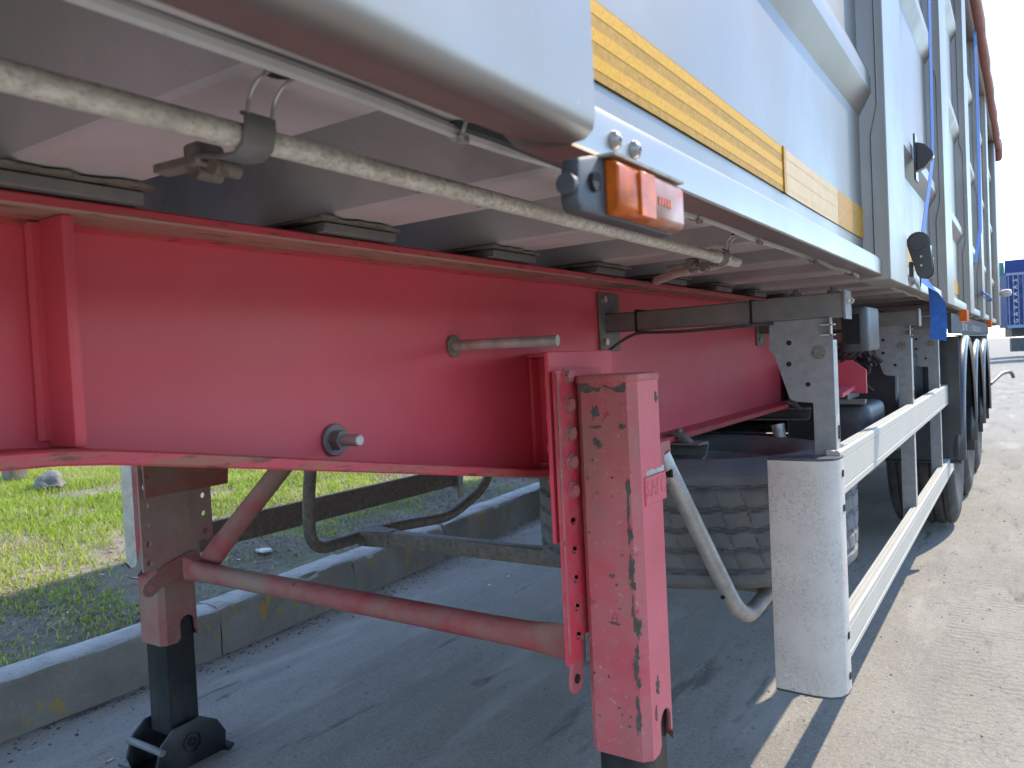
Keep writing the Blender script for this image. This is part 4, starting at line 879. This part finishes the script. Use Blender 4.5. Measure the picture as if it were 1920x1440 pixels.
# ------------------------------------------------------------------ spare wheel lying in the carrier
SW = empty('spare_wheel', (-1.005, 2.63, .50), label='spare wheel with worn dusty tread lying flat in the carrier behind the near red leg', cat='spare wheel')
tl = Matrix.Rotation(R(-1.0), 3, 'X') @ Matrix.Rotation(R(.6), 3, 'Y')
tyre((-1.005, 2.63, .700), 2, .540, .193, MR['tyre'], SW, na=540, sipes=True, wob=.0034, tilt=tl)
rim((-1.005, 2.63, .700), 2, .540, .193, MR['galv'], SW, -1, tl)
mb = MB(); mb.lathe([(.548, -.168), (.552, -.160), (.548, -.152)], (-1.005, 2.63, .735), 2, 4); mb.bm.free()

# ------------------------------------------------------------------ ratchet straps on the body side
def webbing(pts, w, name, parent, dirs=None):
    pts = [Vector(p) for p in pts]; mb = MB(); L_, Q = [], []
    for i, p in enumerate(pts):
        d = Vector(dirs[i]) if dirs else Vector((0, 1, 0))
        L_.append(p - d * w / 2); Q.append(p + d * w / 2)
    nrm = Vector((.0016, 0, 0)); A = [[mb.v(x + nrm * sg) for x in q] for sg in (0, 1) for q in (L_, Q)]
    for a, b in ((A[0], A[1]), (A[3], A[2]), (A[2], A[0]), (A[1], A[3])):
        for i in range(len(pts) - 1): mb.face([a[i], b[i], b[i + 1], a[i + 1]])
    mb.face([A[0][0], A[1][0], A[3][0], A[2][0]]); mb.face([A[0][-1], A[1][-1], A[3][-1], A[2][-1]])
    return mb.build(name, MR['blue'], parent, smooth=60)
S1 = empty('ratchet_strap', (-.25, 2.58, 1.40), label='blue ratchet strap with black ratchet and loose tail on the nearer side post', cat='strap')
webbing([(-.268, 3.24, 3.56), (-.256, 3.16, 2.6), (-.250, 3.02, 1.92), (-.248, 2.975, 1.83)], .026, 'webbing', S1, [(.25, .97, 0)] * 4)
webbing([(-.248, 2.975, 1.83), (-.246, 2.77, 1.68), (-.246, 2.575, 1.535)], .022, 'webbing', S1, [(.25, .75, -.6)] * 3)
pr = []
for x, z, r_, a0, a1 in ((-.257, 1.508, .031, 0, 180), (-.243, 1.425, .022, 180, 360)):
    for a in range(a0, a1 + 1, 20): pr.append((x + r_ * math.cos(R(a)), z + r_ * math.sin(R(a))))
mb = MB(); mb.prism(pr, 1, 2.558, 2.562); ra = mb.bevel(.001).build('ratchet', MR['mud'], S1)
mb = MB(); mb.prism(pr, 1, 2.600, 2.604); mb.bevel(.001).build('ratchet_cheek', MR['mud'], S1)
mb = MB(); mb.disc((-.257, 2.581, 1.508), 1, .022, .054, 16); mb.disc((-.257, 2.556, 1.508), 1, .012, .008, 12); mb.build('spool', MR['plastic'], S1)
mb = MB(); mb.box(-.236, -.226, 2.564, 2.598, 1.415, 1.50); mb.bevel(.003).build('ratchet_handle', MR['mud'], S1)
mb = MB(); mb.box(-.284, -.274, 2.566, 2.596, 1.41, 1.455); mb.bevel(.003).build('pawl', MR['plastic'], S1)
for z in (1.466, 1.44):
    mb = MB(); mb.disc((-.250, 2.556, z), 1, .003, .004, 8); mb.build('rivet', MR['bright'], S1)
mb = MB(); mb.tube([(-.28, 2.60, 1.463), (-.222, 2.612, 1.460)], .003, 6); mb.build('pawl_pin', MR['bright'], S1)
webbing([(-.258, 2.60, 1.43), (-.266, 2.66, 1.405), (-.272, 2.76, 1.428), (-.268, 2.87, 1.415), (-.256, 2.93, 1.395), (-.246, 2.955, 1.35), (-.243, 2.95, 1.28), (-.246, 2.93, 1.222)], .048, 'strap_tail', S1,
        [(0, .5, -.85), (0, .4, -.9), (0, .35, -.93), (.2, .3, -.93), (.6, .2, -.75), (.95, .1, -.25), (1, .05, -.12), (1, .05, -.2)])
# webbing guide on the post
mb = MB(); mb.box(-.292, -.286, 2.86, 2.925, 1.745, 1.895); gd = tag(mb.bevel(.001).build('strap_guide', MR['mud']), 'black half-round strap guide bolted to the silver body side', 'strap guide')
mb = MB(); mb.prism([(-.286, 1.775), (-.262, 1.785), (-.240, 1.81), (-.235, 1.82), (-.240, 1.835), (-.262, 1.86), (-.286, 1.87)], 1, 2.875, 2.910); mb.bevel(.002).build('guide_roller', MR['mud'], gd)
S2 = empty('ratchet_strap', (-.25, 5.9, 1.7), label='plain blue strap hanging down the farther body side near the rear', cat='strap')
webbing([(-.262, 6.75, 3.56), (-.252, 6.55, 3.0), (-.246, 6.30, 2.3), (-.244, 6.15, 1.95), (-.27, 5.98, 1.72)], .05, 'webbing', S2, [(.35, .93, 0)] * 5)
mb = MB(); mb.tube(fillet([(-.268, 6.75, 1.56), (-.24, 7.0, 1.545), (-.24, 7.9, 1.545), (-.28, 8.3, 1.56)], .1), .010, 8); tag(mb.build('blue_cord', MR['blue']), 'thin blue cord tied round the rear body posts', 'cord')

# ------------------------------------------------------------------ litter and stones
random.seed(21)
def butt(x, y, z, a, lab):
    r_ = empty('cigarette_butt', (x, y, z), label=lab, cat='cigarette butt', group='cigarette butts lying about')
    d = Vector((math.cos(a), math.sin(a), 0)); c = Vector((x, y, z + .004))
    mb = MB(); mb.tube([c - d * .004, c + d * .018], .0036, 8); mb.build('paper', MR['butt'], r_)
    mb = MB(); mb.tube([c - d * .015, c - d * .0045], .0037, 8); mb.build('filter', MR['filter'], r_)
for k, (x, y, lab) in enumerate(((-2.746, 1.522, 'cigarette butt on the ground by the kerb foot left of the far leg'), (-2.679, 1.40, 'cigarette butt on the ground beside the sole of the far leg, nearest to the camera'), (-2.685, 3.706, 'left one of two cigarette butts on the ground under the brown carrier bar'),
        (-2.688, 3.916, 'right one of two cigarette butts on the ground under the brown carrier bar'), (-2.924, 3.277, 'cigarette butt on the ground close to the kerb below the left carrier tube'), (-2.854, 3.008, 'cigarette butt on the ground seen above the middle of the red tie tube'))): butt(x, y, gz(x, y), k * 1.3 + .4, lab)
for k, (x, y, lab) in enumerate(((-3.533, 2.597, 'cigarette butt on the verge soil just left of the crumpled wrapper'), (-3.774, 1.993, 'cigarette butt on the verge close to the far leg, farthest from the kerb'), (-3.534, 1.823, 'middle cigarette butt of three on the bare verge soil left of the far leg'),
        (-3.475, 1.686, 'leftmost cigarette butt on the bare verge soil near the kerb'), (-3.40, 2.35, 'cigarette butt on the verge hidden close behind the far leg'))): butt(x * 1.09, y * 1.09, vz(x * 1.09, y * 1.09) + .006, k * .9 + .2, lab)
lx_, ly_ = -3.85, 3.02; mb = MB(); mb.prism([(lx_ - .05, ly_ - .03), (lx_ + .03, ly_ - .045), (lx_ + .06, ly_ + .01), (lx_ + .01, ly_ + .04), (lx_ - .04, ly_ + .02)], 2, vz(lx_, ly_) + .008, vz(lx_, ly_) + .022)
tag(mb.bevel(.006, 2).build('crumpled_wrapper', MR['butt']), 'crumpled white wrapper on the soil just behind the kerb', 'wrapper')
def rock(name, c, r, lab, cat, seed, m):
    mb = MB(); bmesh.ops.create_icosphere(mb.bm, subdivisions=3, radius=1); rd = random.Random(seed); ph = [rd.uniform(0, 6) for _ in range(6)]
    for v in mb.bm.verts:
        k = 1 + .14 * math.sin(4 * v.co.x + ph[0]) + .12 * math.sin(5 * v.co.y + ph[1]) + .10 * math.sin(7 * v.co.z + ph[2]) + .05 * math.sin(13 * v.co.x + ph[3]) * math.sin(11 * v.co.y + ph[4])
        v.co = Vector((c[0] + v.co.x * r[0] * k, c[1] + v.co.y * r[1] * k, c[2] + v.co.z * r[2] * k))
    return tag(mb.build(name, m, smooth=60), lab, cat)
rock('stone', (-6.94, 3.29, vz(-6.94, 3.29) + .04), (.14, .11, .10), 'rough grey stone half sunk in the sunlit grass', 'stone', 4, MR['stone'])
mb = MB(); mb.box(-7.85, -7.68, 3.30, 3.46, .2, 1.5); tag(mb.bevel(.012, 2).build('fence_post', MR['kerb']), 'pale concrete post standing in the grass behind the trailer', 'post')
mb = MB(); mb.tube([(-7.60, 3.14, .3), (-7.62, 3.15, 1.5)], .045, 10); tag(mb.build('fence_post', MR['plastic']), 'dark thin post beside the pale concrete post', 'post')

# gravel crumbs on the ground (one mass)
def crumbs(name, n, xr, yr, zf, smin, smax, m, clump=None):
    base = np.array([(1, 0, 0), (-1, 0, 0), (0, 1, 0), (0, -1, 0), (0, 0, 1), (0, 0, -1)], float)
    fc = [(0, 2, 4), (2, 1, 4), (1, 3, 4), (3, 0, 4), (2, 0, 5), (1, 2, 5), (3, 1, 5), (0, 3, 5)]
    V, F = [], []
    for i in range(n):
        x = rng.uniform(*xr) if clump is None else clump(rng)[0]; y = rng.uniform(*yr)
        if clump is not None: x = kx(y) + abs(rng.normal(0, .10)) + .004
        s = smin + (smax - smin) * rng.random() ** 4; q = base * s * rng.uniform(.6, 1.3, (6, 1)) * np.array([1, 1, .6]); a = rng.uniform(0, 6.28)
        c, sn = math.cos(a), math.sin(a); q = np.stack([q[:, 0] * c - q[:, 1] * sn, q[:, 0] * sn + q[:, 1] * c, q[:, 2]], 1) + (x, y, zf(x, y) + s * .2)
        o = len(V); V.extend(q.tolist()); F.extend([tuple(o + k for k in f) for f in fc])
    me = bpy.data.meshes.new(name); me.from_pydata(V, [], F); me.materials.append(m); o = bpy.data.objects.new(name, me); COL.objects.link(o); return tag(o, kind='stuff')
MR['crumb'] = mat('gravel_crumbs', (0.26, 0.24, 0.21), 0.9, var=(9, 0.55))
MR['dark'] = mat('dark_debris', (0.10, 0.085, 0.07), 0.9, var=(30, 0.6))
crumbs('gravel', 7000, (-3.0, 2.2), (.9, 9.0), gz, .0012, .0075, MR['crumb'])
crumbs('debris', 2600, (0, 1), (.8, 7.5), gz, .0015, .0095, MR['dark'], clump=lambda r: (0,))
crumbs('soil_crumbs', 1800, (-5.2, -3.6), (.9, 7.5), lambda x, y: vz(min(x, kx(y) - .19), y), .002, .009, MR['soil'])

# ------------------------------------------------------------------ grass
def vnoise(x, y, s, seed):
    x, y = x * s, y * s; xi, yi = np.floor(x).astype(int), np.floor(y).astype(int); fx, fy = x - xi, y - yi
    h = lambda a, b: np.modf(np.abs(np.sin(a * 127.1 + b * 311.7 + seed * 74.7) * 43758.5453))[0]
    fx, fy = fx * fx * (3 - 2 * fx), fy * fy * (3 - 2 * fy)
    return (h(xi, yi) * (1 - fx) + h(xi + 1, yi) * fx) * (1 - fy) + (h(xi, yi + 1) * (1 - fx) + h(xi + 1, yi + 1) * fx) * fy
vkx = np.vectorize(kx); vvz = np.vectorize(vz)
def blades(name, n, xr, yr, dens, hfun, tone, m, lean=.5, wid=.0035, lab=None):
    x = rng.uniform(*xr, n); y = rng.uniform(*yr, n); d = (vkx(y) - .19) - x
    keep = (d > .01) & (rng.random(n) < dens(x, y, d)); x, y, d = x[keep], y[keep], d[keep]; k = len(x)
    z = vvz(x, y) - .004; h = hfun(x, y, d) * rng.uniform(.5, 1.3, k); a = rng.uniform(0, 6.283, k); la = rng.uniform(0, 6.283, k); ln = h * lean * rng.uniform(.2, 1.5, k)
    w = wid * rng.uniform(.6, 1.4, k); cx, cy = np.cos(a) * w, np.sin(a) * w; lx, ly = np.cos(la) * ln, np.sin(la) * ln
    P = np.empty((k, 5, 3)); P[:, 0] = np.stack([x - cx, y - cy, z], 1); P[:, 1] = np.stack([x + cx, y + cy, z], 1)
    P[:, 2] = np.stack([x + cx * .75 + lx * .35, y + cy * .75 + ly * .35, z + h * .6], 1); P[:, 3] = np.stack([x - cx * .75 + lx * .35, y - cy * .75 + ly * .35, z + h * .6], 1)
    P[:, 4] = np.stack([x + lx, y + ly, z + np.maximum(h - ln * .35, h * .25)], 1)
    me = bpy.data.meshes.new(name); me.vertices.add(k * 5); me.vertices.foreach_set('co', P.ravel())
    me.loops.add(k * 7); me.polygons.add(k * 2); o = (np.arange(k) * 5)[:, None]
    me.loops.foreach_set('vertex_index', np.concatenate([o + np.array([[0, 1, 2, 3]]), o + np.array([[3, 2, 4]])], 1).astype(np.int32).ravel())
    ls = np.stack([np.arange(k) * 7, np.arange(k) * 7 + 4], 1); me.polygons.foreach_set('loop_start', ls.astype(np.int32).ravel())
    me.update(calc_edges=True)
    t = me.attributes.new('tone', 'FLOAT', 'POINT'); t.data.foreach_set('value', np.repeat(np.clip(tone(x, y, d) + rng.normal(0, .16, k), 0, 1), 5).astype(np.float32))
    me.materials.append(m); ob = bpy.data.objects.new(name, me); COL.objects.link(ob); return tag(ob, kind='stuff')
def dens(x, y, d):
    a = vnoise(x, y, 1.1, 1) * .6 + vnoise(x, y, 3.1, 2) * .4
    g_ = np.clip((a - .49 + np.clip(d - .6, -.6, .9) * .20) * 6, 0.015, 1)
    t_ = np.clip((vnoise(x, y, 5.0, 12) - .58) * 7, 0, 1) * np.clip(vnoise(x, y, 1.4, 13) * 2 - .5, 0, 1)
    return np.maximum(g_, t_ * .85)
blades('grass', 270000, (-12.5, -3.4), (.2, 11), dens, lambda x, y, d: .034 + .026 * np.clip(d / 2, 0, 1.2), lambda x, y, d: .50 + .5 * (vnoise(x, y, .9, 5) - .5) + .3 * (vnoise(x, y, 4, 9) > .78), MR['grass'], .8, .0038)
blades('dry_grass', 130000, (-9, -3.35), (.4, 9), lambda x, y, d: np.clip(1.2 - d * .26, .22, 1) * np.clip(vnoise(x, y, 2.3, 8) * 1.8 - .35, .06, 1), lambda x, y, d: .035 + d * 0, lambda x, y, d: .5 + .35 * (vnoise(x, y, 3, 4) - .5), MR['straw'], 2.6, .0026)

# ------------------------------------------------------------------ far background beyond the trailer's rear
CT = empty('container_truck', (2.0, 49.4, 0), label='blue ribbed container on a trailer parked far off beyond the rear end', cat='truck'); CT.rotation_euler.z = R(9)
M9 = Matrix.Translation((2.4, 37, 0)) @ Matrix.Rotation(R(9), 4, 'Z') @ Matrix.Translation((-2.4, -37, 0))
def far(mb, name, m, smooth=38):
    for v in mb.bm.verts: v.co.x -= .55; v.co.y += 12.4
    return mb.build(name, m, CT, smooth)
mb = MB(); mb.box(-.50, 8.0, 35.6, 38.4, 1.70, 4.46); con = far(mb.bevel(.03), 'container', MR['container'])
for k in range(40):
    mb = MB(); x = -.44 + k * .21; mb.box(x, x + .035, 35.55, 35.60, 1.82, 4.36); far(mb, 'container_rib', MR['container_rib'])
mb = MB(); mb.box(-.52, 8.02, 35.52, 35.6, 1.66, 1.82); far(mb, 'bottom_side_rail', MR['container_rib'])
mb = MB(); mb.box(-.52, 8.02, 35.52, 35.6, 4.36, 4.48); far(mb, 'top_side_rail', MR['container_rib'])
for k, ch in enumerate('GAVAAAS'):
    mb = MB(); text_faces(mb, ch, .30, lambda u, v, w: (-.13 - v * .9, 35.54 - w, 2.02 + k * .345 + u * .95), .004); far(mb, 'letter', MR['print'])
mb = MB(); mb.box(-.3, 8, 35.9, 38.1, 1.2, 1.66); far(mb, 'trailer_frame', MR['black'])
for x in (.9, 2.3, 3.7):
    tyre((x - .55, 48.35, .5), 1, .5, .16, MR['wheeltyre'], CT, na=40, name='wheel')
mb = MB(); mb.box(1.25, 6.5, 35.62, 35.70, .95, 1.08); far(mb, 'side_guard', MR['print'])
mb = MB(); mb.box(1.25, 6.5, 35.62, 35.70, .55, .68); far(mb, 'side_guard', MR['print'])
mb = MB(); mb.box(-.35, .55, 35.7, 36.2, .45, 1.15); far(mb, 'tool_box', MR['plastic'])
B2 = empty('tipper_trailer', (3, 58, 0), label='distant trailer with a sloping blue tarpaulin top behind the blue container', cat='trailer')
mb = MB(); mb.box(-1.1, 11, 56.6, 59.2, 1.3, 4.6); mb.build('trailer_body', MR['container'], B2)
mb = MB(); mb.prism([(56.5, 4.6), (57.9, 6.0), (59.3, 4.6)], 0, -1.05, 11); mb.build('tarpaulin', MR['bluetarp'], B2)
mb = MB(); mb.prism([(56.55, 4.0), (56.55, 4.65), (57.9, 5.9), (59.2, 4.65), (59.2, 4.0)], 0, -1.9, -1.08); mb.build('end_cloth', MR['green'], B2)
for x in (1.5, 2.9):
    tyre((x, 57.0, .5), 1, .5, .16, MR['wheeltyre'], B2, na=40, name='wheel')

# ------------------------------------------------------------------ unseen tree belt, added to darken the horizon mirrored in the metal
def belt(name, a0, a1, dist, h, n, seed):
    r_ = np.random.default_rng(seed); a = np.radians(r_.uniform(a0, a1, n)); rr = dist + r_.uniform(-5, 6, n)
    top = h * (.62 + .38 * vnoise(np.degrees(a) * .5, np.zeros(n), .9, seed)) * (1 - .25 * np.abs(np.sin(np.degrees(a) * .8)))
    z = top * np.sqrt(r_.random(n)); x = -1 + np.sin(a) * rr; y = 4 + np.cos(a) * rr; sz = r_.uniform(.25, .7, n)
    u = r_.normal(0, 1, (n, 3)); u /= np.linalg.norm(u, axis=1)[:, None]; w = np.cross(u, r_.normal(0, 1, (n, 3))); w /= np.linalg.norm(w, axis=1)[:, None]
    c = np.stack([x, y, z], 1); P = np.stack([c + (u * i + w * j) * sz[:, None] for i, j in ((-1, -.6), (1, -.6), (.7, .7), (-.7, .6))], 1).reshape(-1, 3)
    me = bpy.data.meshes.new(name); me.from_pydata(P.tolist(), [], (np.arange(n)[:, None] * 4 + np.arange(4)).tolist()); me.materials.append(MR['leaf'])
    ob = bpy.data.objects.new(name, me); COL.objects.link(ob); return tag(ob, kind='stuff')
MR['leaf'] = mat('unseen_wood_foliage', (0.06, 0.085, 0.03), 0.7, var=(.3, 0.35))
belt('unseen_wood', 5, 165, 75, 6.0, 42000, 3); belt('unseen_wood', 195, 353, 80, 6.0, 36000, 5)
